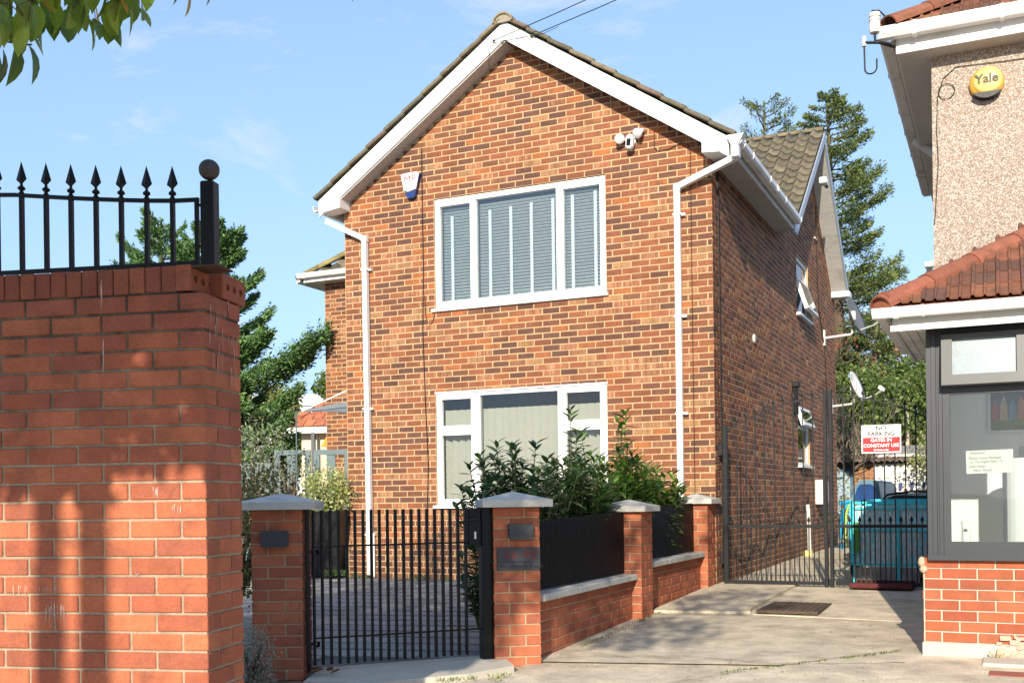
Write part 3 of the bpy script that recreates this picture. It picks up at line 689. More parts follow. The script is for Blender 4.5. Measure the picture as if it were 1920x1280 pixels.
# lower window: side lights split in two, vertical fabric blind
x0, x1, z0, z1 = LW
lw = casement(house, x0 + 0.005, x1 - 0.005, z0 + 0.03, z1 - 0.015, 0.02, Matrix.Identity(4),
              [(x0 + 0.04, x0 + 0.545, z1 - 0.47, z1 - 0.05, 1), (x0 + 0.04, x0 + 0.545, z0 + 0.06, z1 - 0.50, 1), (x0 + 0.615, x0 + 1.66, z0 + 0.10, z1 - 0.06, 0),
               (x0 + 1.73, x1 - 0.04, z1 - 0.47, z1 - 0.05, 1), (x0 + 1.73, x1 - 0.04, z0 + 0.06, z1 - 0.50, 1)], WHITE)
MB().box(x0 - 0.03, x1 + 0.03, -0.06, 0.06, z0 - 0.01, z0 + 0.028).build('window_sill', WHITE, lw); MB().box(x0 - 0.01, x1 + 0.01, -0.015, 0.03, z1 - 0.015, z1 + 0.004).build('head_trim', WHITE, lw)
FAB = material('blind_fabric', (0.56, 0.53, 0.44), 0.9, 0.06, 30, trans=0.15)
for i in range(22):
    xx = x0 + 0.12 + i * 0.102; a = R(40)
    MB().box(-0.06, 0.06, 0, 0.0018, z0 + 0.05, z1 - 0.22).build('blind_vane', FAB, lw, M=T(xx, 0.15, 0) @ RZ(a))
MB().box(x0 + 0.02, x1 - 0.02, 0.6, 0.61, z0 + 0.02, z1).build('dark_room_board', material('room_shade_brown', (0.09, 0.08, 0.065), 0.8, 0.1, 3), lw)  # added dark board, paints the room's darkness behind the vanes
# side windows, seen steeply: white frames, one open top-hung sash each
def side_window(h, split, open_low):
    v0, v1, a, c = h
    f = casement(house, v0, v1, a + 0.02, c, 0.03, MS, [(v0 + 0.05, v1 - 0.05, a + 0.07, split - 0.02), (v0 + 0.05, v1 - 0.05, split + 0.02, c - 0.05)], WHITE, glass=GLASS_SKY)
    MB().box(v0 - 0.05, v1 + 0.05, -0.09, 0.05, a - 0.02, a + 0.02).build('window_sill', WHITE, f)
    lo, hi = (a + 0.06, split) if open_low else (split, c - 0.02)
    s = MB(); w = 0.06; H = hi - lo
    for (q0, q1, r0, r1) in ((v0 + 0.04, v1 - 0.04, -H, -H + w), (v0 + 0.04, v1 - 0.04, -w, 0), (v0 + 0.04, v0 + 0.04 + w, -H + w, -w), (v1 - 0.04 - w, v1 - 0.04, -H + w, -w)): s.box(q0, q1, -0.03, 0.03, r0, r1)
    sa = s.build('sash', WHITE, f, M=T(0, -0.0, hi) @ RX(-0.32))
    MB().box(v0 + 0.09, v1 - 0.09, 0.14, 0.15, a + 0.05, c - 0.05).build('dark_back_board', MATS['room_shade_grey'], f)  # dark board added to paint the unlit room behind the glass
    MB().box(v0 + 0.10, v1 - 0.10, -0.035, -0.03, hi - H + 0.055, hi - 0.055).build('sash_pane', GLASS_SKY, f, M=T(0, 0, hi) @ RX(-0.32) @ T(0, 0, -hi))
side_window(SIDE_H[0], 4.62, True)
side_window(SIDE_H[1], 2.25, False)

# ------------------------------------------------------------------ fittings on the brick house
def on_house(name, label, cat, u, v, z, rz=0, group=None): return thing(name, label, cat, HOUSE_M @ T(u, v, z) @ RZ(rz), group)
def cable(name, label, pts, r=0.005, M=HOUSE_M, mat=CABLE, group=None):
    b = MB().tube(pts, r, 5); o = b.build(name, mat); o.matrix_world = M; tag(o, label, 'cable', group); return o
RED = material('red_print', (0.55, 0.02, 0.03), 0.5, 0.03, 5)
NAVY = material('navy_plastic', (0.02, 0.04, 0.14), 0.35, 0.05, 5, spec=0.5)
GREYT = material('grey_print', (0.35, 0.36, 0.38), 0.5, 0.03, 5); BLKT = material('black_print', (0.02, 0.02, 0.02), 0.5, 0.03, 5); WHT = material('white_print', (0.85, 0.85, 0.85), 0.5, 0.02, 5)
al = on_house('alarm_box', 'white shield-shaped alarm box with red MP lettering and navy foot on the brick gable', 'alarm box', -3.86, 0, 5.14)
sh = [(-0.135, 0.145), (-0.1, 0.165), (0.1, 0.165), (0.135, 0.145), (0.06, -0.13), (0.03, -0.15), (-0.03, -0.15), (-0.06, -0.13)]
MB().prism([(x, z) for x, z in sh][::-1], -0.06, -0.005).build('back_shell', NAVY, al)
MB().prism([(x * 0.97, z) for x, z in [(-0.135, 0.15), (-0.1, 0.167), (0.1, 0.167), (0.135, 0.15), (0.088, -0.045), (-0.03, -0.07), (-0.088, -0.045)]][::-1], -0.075, -0.058).build('cover', WHITE, al)
text('MP', 0.12, al, T(0, -0.0765, 0.085), RED, bold=0.0, xs=1.15); text('SECURITY', 0.034, al, T(0, -0.0765, 0.02), GREYT)
MB().prism([(-0.05, -0.09), (0.05, -0.09), (0.02, -0.14), (-0.02, -0.14)][::-1], -0.064, -0.059).build('lamp_lens', material('blue_lens', (0.015, 0.05, 0.2), 0.2, 0.05, 5), al)
cm = on_house('security_light', 'white floodlight camera with two lamp heads high on the brick gable', 'security light', -0.93, 0, 5.27)
MB().lathe([(0.055, 0), (0.055, 0.04), (0.03, 0.06)], 14).build('base', WHITE, cm, smooth=False, M=RX(math.pi / 2))
for s1, q in ((-1, 0.35), (1, -0.35)):
    MB().lathe([(0.02, -0.06), (0.035, -0.03), (0.07, 0.03), (0.072, 0.06), (0.06, 0.065)], 16).build('lamp_head', WHITE, cm, smooth=True, M=T(0.13 * s1 - 0.01, -0.08, 0.05 if s1 < 0 else 0.08) @ RX(math.pi / 2 + 0.75) @ RY(q * 1.6) @ SC(0.82, 0.82, 1.0))
MB().tube([(0, -0.05, 0.0), (-0.08, -0.06, 0.03), (-0.12, -0.07, 0.05)], 0.016, 8).tube([(0, -0.05, 0.0), (0.06, -0.06, 0.04), (0.11, -0.07, 0.07)], 0.016, 8).build('bracket', WHITE, cm)
MB().box(-0.04, 0.045, -0.13, -0.04, -0.13, 0.04, ch=0.02).build('camera_body', WHITE, cm, M=RX(-0.2)); MB().box(-0.022, 0.027, -0.134, -0.12, -0.11, -0.02, ch=0.004).build('lens_cover', BLACK, cm, M=RX(-0.2))
cable('wall_cable', 'thin black cable running down the gable beside the alarm box', [(-3.72, -0.01, 5.62), (-3.72, -0.012, 4.8), (-3.715, -0.012, 4.1), (-3.735, -0.012, 3.3), (-3.71, -0.012, 2.4), (-3.68, -0.012, 1.6), (-3.7, -0.012, 1.1), (-3.71, -0.012, 0.9)], 0.0055)
cable('cable_loop', 'short slack loop of black cable below the upper window sill', [(-3.70, -0.014, 3.75), (-3.69, -0.016, 3.5), (-3.66, -0.016, 3.4), (-3.62, -0.016, 3.38), (-3.58, -0.015, 3.42), (-3.56, -0.013, 3.5)], 0.004)
cable('wall_cable', 'black cable that bends above the right downpipe and runs down near the corner', [(-0.66, -0.01, 5.35), (-0.66, -0.012, 5.16), (-0.62, -0.013, 5.12), (-0.5, -0.013, 5.12), (-0.34, -0.013, 5.17), (-0.27, -0.013, 5.15), (-0.24, -0.012, 5.05), (-0.24, -0.012, 3.0), (-0.235, -0.012, 0.9), (-0.235, -0.012, 0.2)], 0.0045)
cable('wall_cable', 'thick black cable clipped down the side wall next to the corner', [(0.012, 0.24, 4.9), (0.014, 0.235, 4.4), (0.014, 0.24, 3.5), (0.014, 0.23, 2.4), (0.016, 0.26, 1.6), (0.014, 0.24, 0.5), (0.014, 0.24, 0.2)], 0.009)
cable('wall_cable', 'thin dark cable running down the far end of the side wall', [(0.01, 7.3, 6.2), (0.012, 7.35, 5.0), (0.012, 7.5, 4.4), (0.012, 8.1, 3.85), (0.012, 8.3, 3.0), (0.012, 8.6, 2.0)], 0.007)
cable('wall_cable', 'wavy black cable drooping along the foot of the side wall', [(0.02, 0.35, 0.5), (0.02, 0.9, 0.45), (0.02, 1.5, 0.38), (0.02, 2.0, 0.55), (0.02, 2.4, 0.38), (0.02, 2.8, 0.62), (0.02, 3.3, 0.55), (0.02, 3.7, 0.75), (0.02, 4.3, 0.8), (0.02, 5.0, 1.0), (0.02, 5.6, 0.92), (0.02, 6.2, 1.15)], 0.007)
cable('overhead_wire', 'upper overhead wire running right from the gable peak bracket', [(-2.58, -0.26, 6.66)] + [(-2.58 + t * 9, -0.26 - t * 1.8, 6.66 + t * 1.55 - 0.25 * math.sin(math.pi * min(1, t))) for t in (0.1, 0.25, 0.4, 0.6, 0.8, 1.0)], 0.0055)
cable('overhead_wire', 'lower overhead wire running right from the right slope bracket', [(-2.08, -0.26, 6.62)] + [(-2.08 + t * 9, -0.26 - t * 1.8, 6.62 + t * 1.5 - 0.25 * math.sin(math.pi * min(1, t))) for t in (0.1, 0.25, 0.4, 0.6, 0.8, 1.0)], 0.0055)
cable('link_wire', 'thin drooping wire strung across the bargeboards below the gable peak', [(-2.58, -0.25, 6.66), (-2.3, -0.25, 6.63), (-2.08, -0.25, 6.62), (-1.9, -0.25, 6.63), (-1.72, -0.27, 6.66)], 0.003)
for uu, zz, lb in ((-2.58, 6.65, 'small metal wire bracket left of the gable peak'), (-2.08, 6.62, 'small metal wire bracket right of the gable peak')):
    h = on_house('wire_bracket', lb, 'bracket', uu, -0.225, zz); MB().box(-0.02, 0.02, -0.01, 0, -0.03, 0.03).build('plate', OFFWHITE, h); MB().tube([(0, 0, 0), (0, -0.04, 0), (0.02, -0.05, 0.02), (0.03, -0.04, 0)], 0.006, 6).build('hook', IRON, h)
    MB().tube([(-0.01, -0.01, -0.01), (-0.06, -0.015, -0.1), (-0.07, -0.01, -0.3)], 0.003, 4).build('wire_tail', CABLE, h)
mt = on_house('meter_box', 'pale grey meter box low on the side wall behind the drive gate', 'meter box', 0, 7.1, 1.0, math.pi / 2)
MB().box(-0.2, 0.2, -0.16, 0, 0, 0.42, ch=0.01).build('cabinet', OFFWHITE, mt); MB().box(-0.17, 0.17, -0.175, -0.16, 0.03, 0.39).build('door', GREYWHITE, mt)
pp = on_house('waste_pipe', 'white plastic waste pipe standing against the side wall', 'pipe', 0.07, 5.7, 0.19); MB().tube([(0, 0, 0.82), (0.01, 0, 0.7), (0.02, 0.02, 0.05), (0.08, 0.02, 0.0)], 0.03, 8).build('pipe', OFFWHITE, pp); MB().box(-0.05, 0.08, -0.16, -0.03, -0.02, 0.09, ch=0.01).build('trap', material('yellow_cream', (0.6, 0.5, 0.2), 0.7, 0.1, 5), pp)
vt = on_house('wall_vent', 'small round white vent on the side wall', 'vent', 0.0, 2.1, 3.2, math.pi / 2); MB().lathe([(0.06, 0), (0.06, 0.02), (0.04, 0.03), (0.02, 0.03)], 14).build('cover', OFFWHITE, vt, M=RX(math.pi / 2)); MB().box(-0.008, 0.008, -0.034, -0.028, -0.03, 0.03).build('slot', BLACK, vt)
st = on_house('wall_light', 'slim black lamp on the side wall beside the small lower window', 'lamp', 0, 4.9, 2.4, math.pi / 2); MB().box(-0.05, 0.05, -0.08, 0, 0, 0.42, ch=0.008).build('body', BLACK, st); MB().box(-0.07, 0.07, -0.11, 0, 0.42, 0.5, ch=0.01).build('cap', IRON, st)
sb = on_house('wall_bracket', 'short white bracket stub on the brick side gable', 'bracket', 0, 7.2, 5.6, math.pi / 2); MB().box(-0.1, 0.1, -0.03, 0, -0.012, 0.012).build('bar', OFFWHITE, sb)
gl = on_house('gable_camera', 'small white camera with black hood under the side gable peak', 'camera', 0.28, 6.6, 6.35); MB().box(-0.06, 0.06, -0.3, -0.1, -0.05, 0.05, ch=0.01).build('body', WHITE, gl); MB().tube([(0, -0.1, 0), (0, 0.15, 0)], 0.03, 8).build('hood', BLACK, gl); MB().bar((0, -0.2, 0), (-0.25, -0.2, -0.03), 0.03).build('arm', OFFWHITE, gl)
DISHM = material('dish_grey', (0.12, 0.125, 0.13), 0.5, 0.1, 6)
def dish(label, v, z, dv, size, mat, off):
    d = on_house('satellite_dish', label, 'satellite dish', 0, v, z, 0, 'satellite dishes on the side wall')
    MB().box(0, 0.03, -0.06, 0.06, -0.14, 0.14).build('wall_plate', OFFWHITE, d)
    MB().tube([(0.02, 0, 0), (off - 0.03, 0, 0.03), (off, 0, 0.06), (off, 0, 0.34)], 0.022, 8).build('arm', OFFWHITE, d)
    b = MB(); vs = []; n = 20; rg = 5
    for side in (0, 1):
        for i in range(rg + 1):
            r = i / rg
            for k in range(n): t = 2 * math.pi * k / n; vs.append((r * math.cos(t) * size * 0.45, 0.0 + side * 0.006 + (1 - r * r) * 0.06, r * math.sin(t) * size * 0.5))
    fs = []; o2 = (rg + 1) * n
    for i in range(rg):
        for k in range(n): a, c = i * n + k, i * n + (k + 1) % n; fs += [(a, c, c + n, a + n), (o2 + a, o2 + a + n, o2 + c + n, o2 + c)]
    for k in range(n): a, c = rg * n + k, rg * n + (k + 1) % n; fs.append((a, c, o2 + c, o2 + a))
    b.add(vs, fs); b.build('reflector', mat, d, smooth=True, M=T(off + 0.08, 0, 0.36) @ RZ(R(78)) @ RX(-0.35))
    MB().box(off - 0.05, off + 0.06, -0.05, 0.05, 0.28, 0.44, ch=0.01).build('mount', OFFWHITE, d)
    MB().tube([(off + 0.08, 0.0, 0.08), (off + 0.38, -0.06, 0.16), (off + 0.5, -0.08, 0.24)], 0.012, 6).build('feed_arm', GREYWHITE, d)
    MB().lathe([(0.03, -0.05), (0.04, 0), (0.04, 0.06), (0.02, 0.08)], 10).build('feed_head', WHITE, d, M=T(off + 0.52, -0.08, 0.27) @ RY(-0.9))
dish('dark grey satellite dish on a white arm, the upper one on the side wall', 8.1, 4.0, 0, 0.75, DISHM, 0.5)
dish('pale satellite dish on a white arm, the lower one on the side wall', 8.9, 2.82, 0, 0.6, OFFWHITE, 0.4)
# shade sail and its pole beside the rear body
sl_ = thing('shade_sail', 'grey triangular shade sail stretched from the rear brick wall', 'shade sail', HOUSE_M)
b = MB(); pA = Vector((-7.35, 3.62, 2.9)); 
A_ = Vector((-4.93, 0.8, 2.27)); B_ = Vector((-4.93, 2.6, 2.82)); Ch = Vector((*w2h(-3.02, 15.0), 2.42))
b = MB(); vs = []; n = 10
for side in (0, 1):
    for i in range(n + 1):
        t = i / n; P0 = A_.lerp(Ch, t) + Vector((0.0, 0.10, 0.06)) * math.sin(math.pi * t); P1 = B_.lerp(Ch, t) - Vector((0, 0.12, -0.03)) * math.sin(math.pi * t)
        for k in range(5): q = P0.lerp(P1, k / 4); vs.append(q + Vector((0, 0, -0.10 * math.sin(math.pi * k / 4) * (1 - t) - side * 0.004)))
fs = []; o2 = (n + 1) * 5
for i in range(n):
    for k in range(4): a = i * 5 + k; fs += [(a, a + 5, a + 6, a + 1), (o2 + a, o2 + a + 1, o2 + a + 6, o2 + a + 5)]
b.add(vs, fs); b.build('canvas', material('sail_cloth', (0.2, 0.225, 0.25), 0.8, 0.05, 5), sl_)
MB().tube([Ch + Vector((0.1, 0, 0.0)), Vector((-4.9, 1.0, 2.95))], 0.012, 6).build('guy_rope', OFFWHITE, sl_)
MB().tube([Ch, Ch + Vector((0, 0, -1.2)), Ch + Vector((0, 0, -2.2))], 0.009, 8).build('pole', GREYPAINT, sl_)

# ------------------------------------------------------------------ tall garden wall on the left, with its railing
def red_col(light=1.0):
    c = random.choice([(0.41, 0.125, 0.06), (0.36, 0.105, 0.054), (0.44, 0.14, 0.066), (0.33, 0.1, 0.055)]); return jit(tuple(k * light for k in c), 0.06)
GW_M = T(-1.207, 4.21, 0) @ RZ(-R(10.5))
gw = thing('garden_wall', 'tall red brick garden wall with brick-on-edge top, nearest the street on the left', 'wall', GW_M)
core = MB().box(-4.2, -0.006, 0.006, 0.324, -0.1, 1.985).box(-4.2, -0.12, 0.008, 0.21, 1.985, 2.075).build('mortar_core', MORTAR_R, gw)
GB = Pieces('brick', 'brickwork', BR_OLD)
EFF = material('efflorescence', (0.46, 0.3, 0.25), 0.9, 0.5, 60)
for r in range(-1, 27):
    z = 1.988 - 0.0375 - (26 - r) * 0.075 - 0.0
    if z < -0.1: continue
    A = (26 - r) % 2 == 0
    # corner: alternate header end / stretcher, with the return face
    if A:
        GB.add(FULL, T(-0.05125, 0.1075, z) @ RZ(math.pi / 2), red_col()); GB.add(FULL, T(-0.1075, 0.33 - 0.05125, z), red_col()); x = -0.1125
    else:
        GB.add(FULL, T(-0.1075, 0.05125, z), red_col()); GB.add(FULL, T(-0.05125, 0.33 - 0.1075, z) @ RZ(math.pi / 2), red_col()); x = -0.225
    while x > -4.1:
        GB.add(FULL, T(x - 0.1075, 0.05125 + random.uniform(-0.0015, 0.0015), z + random.uniform(-0.001, 0.001)) @ RZ(random.uniform(-0.004, 0.004)), red_col()); x -= 0.225
# top course on edge
x = -0.115
while x > -4.1:
    GB.add(FULL, T(x - 0.0325, 0.1075, 2.043 + random.uniform(-0.002, 0.002)) @ RZ(math.pi / 2) @ RX(math.pi / 2) @ RZ(random.uniform(-0.006, 0.006)), red_col(0.8)); x -= 0.0695
GB.finish(gw, 300)
# two perforated bricks at the end, their holes showing
def perforated(n):
    me = FULL.mesh('tmp', BR_OLD[0]); o = bpy.data.objects.new('tmp', me); C.objects.link(o); cut = MB()
    for k in range(n):
        x = (k - (n - 1) / 2) * (0.062 if n == 3 else 0.05) ; cut.lathe([(0.0155, -0.028), (0.0155, 0.06)], 14, M=T(x, 0, 0))
    cm_ = cut.mesh('cut', BR_OLD[0]); co = bpy.data.objects.new('cut', cm_); C.objects.link(co)
    md = o.modifiers.new('b', 'BOOLEAN'); md.operation = 'DIFFERENCE'; md.object = co; md.solver = 'EXACT'
    dg = bpy.context.evaluated_depsgraph_get(); res = bpy.data.meshes.new_from_object(o.evaluated_get(dg))
    bpy.data.objects.remove(o); bpy.data.objects.remove(co); return res
pm3 = perforated(3)
# local z of the brick (bed face with holes) turned to +x
for nm, M in (('brick', T(-0.085, 0.105, 2.045) @ RY(math.pi / 2) @ RX(math.pi / 2) @ RZ(0)), ('brick', T(-0.028, 0.272, 2.042) @ RY(math.pi / 2) @ RX(math.pi / 2))):
    Mx = Matrix.Translation(M.translation) @ Matrix(((0, 0, 1, 0), (1, 0, 0, 0), (0, 1, 0, 0), (0, 0, 0, 1)))
    o = link(nm, pm3, gw, Mx); o.color = red_col()
b = MB(); rd = random.Random(3)       # lime runs on the faces: thin broken crusts
for (x, z, w, l, n) in ((-0.44, 2.06, 0.004, 0.15, 5), (-0.435, 1.83, 0.003, 0.16, 6), (-0.215, 1.22, 0.012, 0.05, 7), (-0.125, 1.15, 0.02, 0.05, 9), (-0.68, 0.82, 0.055, 0.03, 16), (-0.66, 0.76, 0.045, 0.09, 18), (-0.3, 0.88, 0.008, 0.03, 4), (-0.82, 0.83, 0.04, 0.05, 10)):
    for k in range(n):
        xx = x + rd.uniform(-w, w); ww = rd.uniform(0.0006, 0.0025); ll = l * rd.uniform(0.25, 1.0); zz = z - rd.uniform(0, 0.3) * l
        b.add([(xx - ww, -0.0028, zz), (xx + ww, -0.0028, zz), (xx + ww * 0.7, -0.0026, zz - ll * 0.6), (xx, -0.0026, zz - ll)], [(0, 3, 2, 1)])
st_ = b.build('lime_stain', EFF, gw, kind='stuff')
b = MB()
for _ in range(26):
    y = rd.uniform(0.02, 0.31); z = rd.uniform(1.66, 2.0); w = rd.uniform(0.001, 0.004); l = rd.uniform(0.03, 0.09)
    b.add([(0.0024, y - w, z), (0.0024, y + w, z), (0.0022, y + w * 0.4, z - l), (0.0022, y - w * 0.4, z - l * 0.9)], [(0, 1, 2, 3)])
b.build('lime_stain', EFF, gw, kind='stuff')
# railing
rl = thing('metal_railing', 'black spear-topped metal railing with ball-topped post, standing on the tall garden wall', 'railing', GW_M @ T(0, 0.06, 0))
def rail_z(x): return 2.367 + 0.0 + (0.076 * min(1, max(0, (-x - 0.1) / 0.8)) ** 1.3 if x > -0.9 else 0.076 + (-x - 0.9) * 0.03)
MB().bar((-2.6, 0, 2.125), (-0.05, 0, 2.114), 0.016).build('bottom_rail', BLACK, rl)
MB().tube([(x, 0, rail_z(x)) for x in np.linspace(-2.6, -0.045, 26)], 0.0105, 4).build('top_rail', BLACK, rl)
MB().bar((-0.054, 0, 2.108), (-0.054, 0, 2.375), 0.015).bar((-0.06, 0, 2.345), (-0.03, 0, 2.345), 0.01).bar((-0.06, 0, 2.18), (0.0, 0, 2.18), 0.01).build('end_bar', BLACK, rl)
spear = MB().lathe([(0.006, -0.005), (0.0125, 0.004), (0.012, 0.01), (0.006, 0.018), (0.016, 0.026), (0.0155, 0.032), (0.005, 0.042), (0.007, 0.048)], 8)
spear.add([(0.0245, 0, 0.066), (0, 0.011, 0.066), (-0.0245, 0, 0.066), (0, -0.011, 0.066), (0, 0, 0.142), (0, 0, 0.044)], [(0, 1, 4), (1, 2, 4), (2, 3, 4), (3, 0, 4), (1, 0, 5), (2, 1, 5), (3, 2, 5), (0, 3, 5)])
spm = spear.mesh('finial', BLACK)
for k in range(21):
    x = -0.159 - k * 0.1125; zt_ = rail_z(x)
    o = MB().bar((x, 0, 2.118), (x, 0, zt_), 0.0165).build('bar', BLACK, rl); link('finial', spm, o, T(x, 0, zt_))
PO = MB().box(-0.032, 0.026, -0.02, 0.038, 2.09, 2.437, ch=0.005).build('post', BLACK, rl); MB().box(-0.055, 0.065, -0.06, 0.07, 2.084, 2.092).build('foot_plate', material('rusty_plate', (0.06, 0.03, 0.02), 0.7, 0.3, 20), PO)
MB().lathe([(0.041 * math.sin(math.pi * i / 14) + 0.0005, 2.486 - 0.041 * math.cos(math.pi * i / 14)) for i in range(15)], 20, M=T(-0.003, 0.0085, 0)).build('ball', material('rusty_ball', (0.05, 0.045, 0.042), 0.6, 0.3, 40, col2=(0.12, 0.05, 0.02), amount=0.2), rl, smooth=True)

# ------------------------------------------------------------------ gate piers and the low front wall
def pier(name, parent, M, rows, z0, cap_h=0.05, cap_w=0.245, half=0.165, caps=True, light=1.0):
    """1.5-brick square pier of real bricks; returns the Pieces so that callers may add to it"""
    MB().box(-half + 0.006, half - 0.006, -half + 0.006, half - 0.006, z0 - 0.1, z0 + rows * 0.075 - 0.003, M=M).build(name, MORTAR_G, parent)
    h = half
    for r in range(rows):
        z = z0 + (r + 0.5) * 0.075
        seq = [(-h + 0.1075, -h + 0.05125, 0), (h - 0.05125, -h + 0.1075, 1), (h - 0.1075, h - 0.05125, 0), (-h + 0.05125, h - 0.1075, 1)]
        if r % 2: seq = [(-x, y, o) for x, y, o in seq]
        for x, y, o in seq: yield M @ T(x + random.uniform(-0.001, 0.001), y, z) @ (RZ(math.pi / 2) if o else Matrix.Identity(4)) @ RZ(random.uniform(-0.003, 0.003)), red_col(light)
    if caps:
        w = cap_w; z = z0 + rows * 0.075 - 0.002; b = MB()
        vs = [(-w, -w, z), (w, -w, z), (w, w, z), (-w, w, z), (-w, -w, z + cap_h), (w, -w, z + cap_h), (w, w, z + cap_h), (-w, w, z + cap_h), (0, 0, z + cap_h + 0.06)]
        b.add(vs, [(3, 2, 1, 0), (0, 1, 5, 4), (1, 2, 6, 5), (2, 3, 7, 6), (3, 0, 4, 7), (4, 5, 8), (5, 6, 8), (6, 7, 8), (7, 4, 8)], M=M)
        b.build('coping', CAST, parent)
def gate_pillar(label, M, rows, z0):
    t = thing('gate_pillar', label, 'pillar', M, 'brick pillars of the small gate'); P = Pieces('brick', 'brickwork', BR_RED)
    for m, c in pier('mortar_core', t, Matrix.Identity(4), rows, z0): P.add(FULL, m, c)
    P.finish(t, 300); return t
p1 = gate_pillar('red brick gate pillar hinging the black gate, half hidden by the tall wall', T(-1.545, 7.14, 0), 15, -0.02)
p2 = gate_pillar('red brick gate pillar carrying the 46-48 plaque', T(0.005, 7.63, 0) @ RZ(R(8.6)), 15, -0.025)
def lamp_box(lab, M):
    t = thing('pillar_light', lab, 'wall light', M); MB().box(-0.088, 0.088, -0.05, 0, -0.05, 0.05, ch=0.004).build('housing', SLATE, t); MB().box(-0.07, 0.07, -0.045, -0.005, -0.056, -0.05).build('lens', GREYPLASTIC, t)
lamp_box('small black box light on the pillar beside the gate hinges', T(-1.55, 6.975, 0.915))
lamp_box('small black box light above the house number plaque', T(0.005, 7.63, 0) @ RZ(R(8.6)) @ T(0.025, -0.165, 0.93))
pq = thing('number_plaque', 'charcoal plaque reading 46-48 on the pillar right of the gate', 'plaque', T(0.005, 7.63, 0) @ RZ(R(8.6)) @ T(0.01, -0.166, 0.735))
MB().box(-0.152, 0.152, -0.012, 0, -0.08, 0.08, ch=0.002).build('slab', SLATE, pq)
DKRED = material('dull_red_print', (0.2, 0.015, 0.02), 0.5, 0.2, 40); DKT = material('engraved', (0.012, 0.012, 0.014), 0.6, 0.1, 5)
text('46-48', 0.098, pq, T(0.012, -0.0125, 0.028), DKRED, spacing=1.08, bold=-0.0012); text('Wedmore Road', 0.042, pq, T(0.02, -0.0125, -0.052), DKT, spacing=1.1)
MB().box(-0.13, 0.14, -0.0135, -0.012, -0.022, -0.0195).build('rule', DKT, pq)

fw = thing('front_wall', 'low red brick front wall with pale copings and black fence panels along the drive', 'wall', HOUSE_M)
FW = Pieces('brick', 'brickwork', BR_RED)
# two end and middle piers as parts of this wall
def hpier(v, rows, z0, hw=0.14): 
    for m, c in pier('pier_core', fw, T(-0.165 if v < -1 else -0.17, v, 0), rows, z0, cap_w=0.225): FW.add(FULL, m, c)
hpier(-2.56, 14, -0.02); hpier(-0.2, 14, 0.03)
MF = T(-0.09, 0, 0) @ MS
for (v0, v1, top, z0, al_) in ((-4.86, -2.72, 0.42, -0.1, 1), (-2.4, -0.36, 0.5, -0.03, 1)):
    MB().box(-0.305, -0.096, v0, v1, z0, top).build('wall_core', MORTAR_G, fw)
    rows = 6 if v0 < -3 else 6; zz = top - rows * 0.075 - (0.075 if v0 < -3 else 0)
    wall_bricks(FW, v0, v1, zz, top + 0.001, lambda x, z: red_col(0.92), M=MF, mod=0.165, rowh=0.075)
    wall_bricks(FW, -v1, -v0, zz, top + 0.001, lambda x, z: red_col(), M=T(-0.31, 0, 0) @ RZ(-math.pi / 2))
    nc = 3 if v0 < -3 else 3
    for i in range(nc):
        a, c = v0 + (v1 - v0) * i / nc, v0 + (v1 - v0) * (i + 1) / nc
        MB().box(-0.34, -0.035, a + 0.003, c - 0.003, top, top + 0.052, ch=0.006).build('coping', CAST, fw)
FW.finish(fw, 300)
FENCEP = material('black_fence', (0.003, 0.003, 0.0035), 0.45, 0.2, 30, spec=0.2)
for (v0, v1, zl, zh0, zh1, lb) in ((-4.86, -2.73, 0.485, 0.985, 1.03, 'black slatted fence panel on the low wall beside the gate pillar'), (-2.39, -0.37, 0.565, 1.06, 1.085, 'black slatted fence panel on the low wall nearer the house')):
    t = thing('fence_panel', lb, 'fence panel', HOUSE_M @ T(-0.17, 0, 0), 'black fence panels on the low front wall')
    b = MB(); x = v0
    n = int((v1 - v0) / 0.034)
    for i in range(n):
        a = v0 + (v1 - v0) * i / n; zt2 = zh0 + (zh1 - zh0) * i / n
        b.box(-0.012, 0.012, a + 0.004, a + (v1 - v0) / n - 0.006, zl, zt2, ch=0.003)
    o = b.build('slats', FENCEP, t); o['kind'] = 'stuff'
    MB().box(-0.035, -0.014, v0, v1, zl + 0.02, zh0 - 0.03).build('backing_board', FENCEP, t)

# ------------------------------------------------------------------ small black gate
GA = Vector((-1.315, 7.03, 0)); GBp = Vector((-0.30, 7.43, 0)); gl_ = (GBp - GA).length; ga_ = math.atan2(GBp.y - GA.y, GBp.x - GA.x)
gate = thing('garden_gate', 'black metal garden gate of upright bars between the two capped brick pillars', 'gate', Matrix.Translation(GA) @ RZ(ga_))
gbar = MB().box(-0.0075, 0.0075, -0.006, 0.03, 0, 1.02, ch=0.0015); gme = gbar.mesh('bar', BLACK)
for k in range(20):
    link('bar', gme, gate, T(0.005 + k * (gl_ - 0.03) / 19, 0, 0.075))
MB().box(0.0, gl_ + 0.09, 0.006, 0.022, 0.85, 0.862).build('upper_rail', BLACK, gate); MB().box(0.0, gl_ + 0.09, 0.006, 0.022, 0.245, 0.257).build('lower_rail', BLACK, gate)
MB().box(gl_ + 0.085, gl_ + 0.165, -0.02, 0.06, 0.03, 1.10, ch=0.003).build('latch_post', BLACK, gate)
MB().box(-0.048, -0.026, -0.01, 0.02, 0.03, 1.10).build('hinge_post', BLACK, gate)
for z in (0.215, 0.82): MB().tube([(-0.04, 0.01, z), (0.01, 0.01, z)], 0.009, 6).tube([(0.006, 0.01, z - 0.015), (0.03, 0.01, z - 0.015), (0.03, 0.01, z + 0.015)], 0.012, 6).build('hinge', BLACK, gate)
lk_ = MB().box(gl_ - 0.01, gl_ + 0.08, -0.015, 0.035, 0.83, 1.09, ch=0.003).build('lock_case', BLACK, gate)
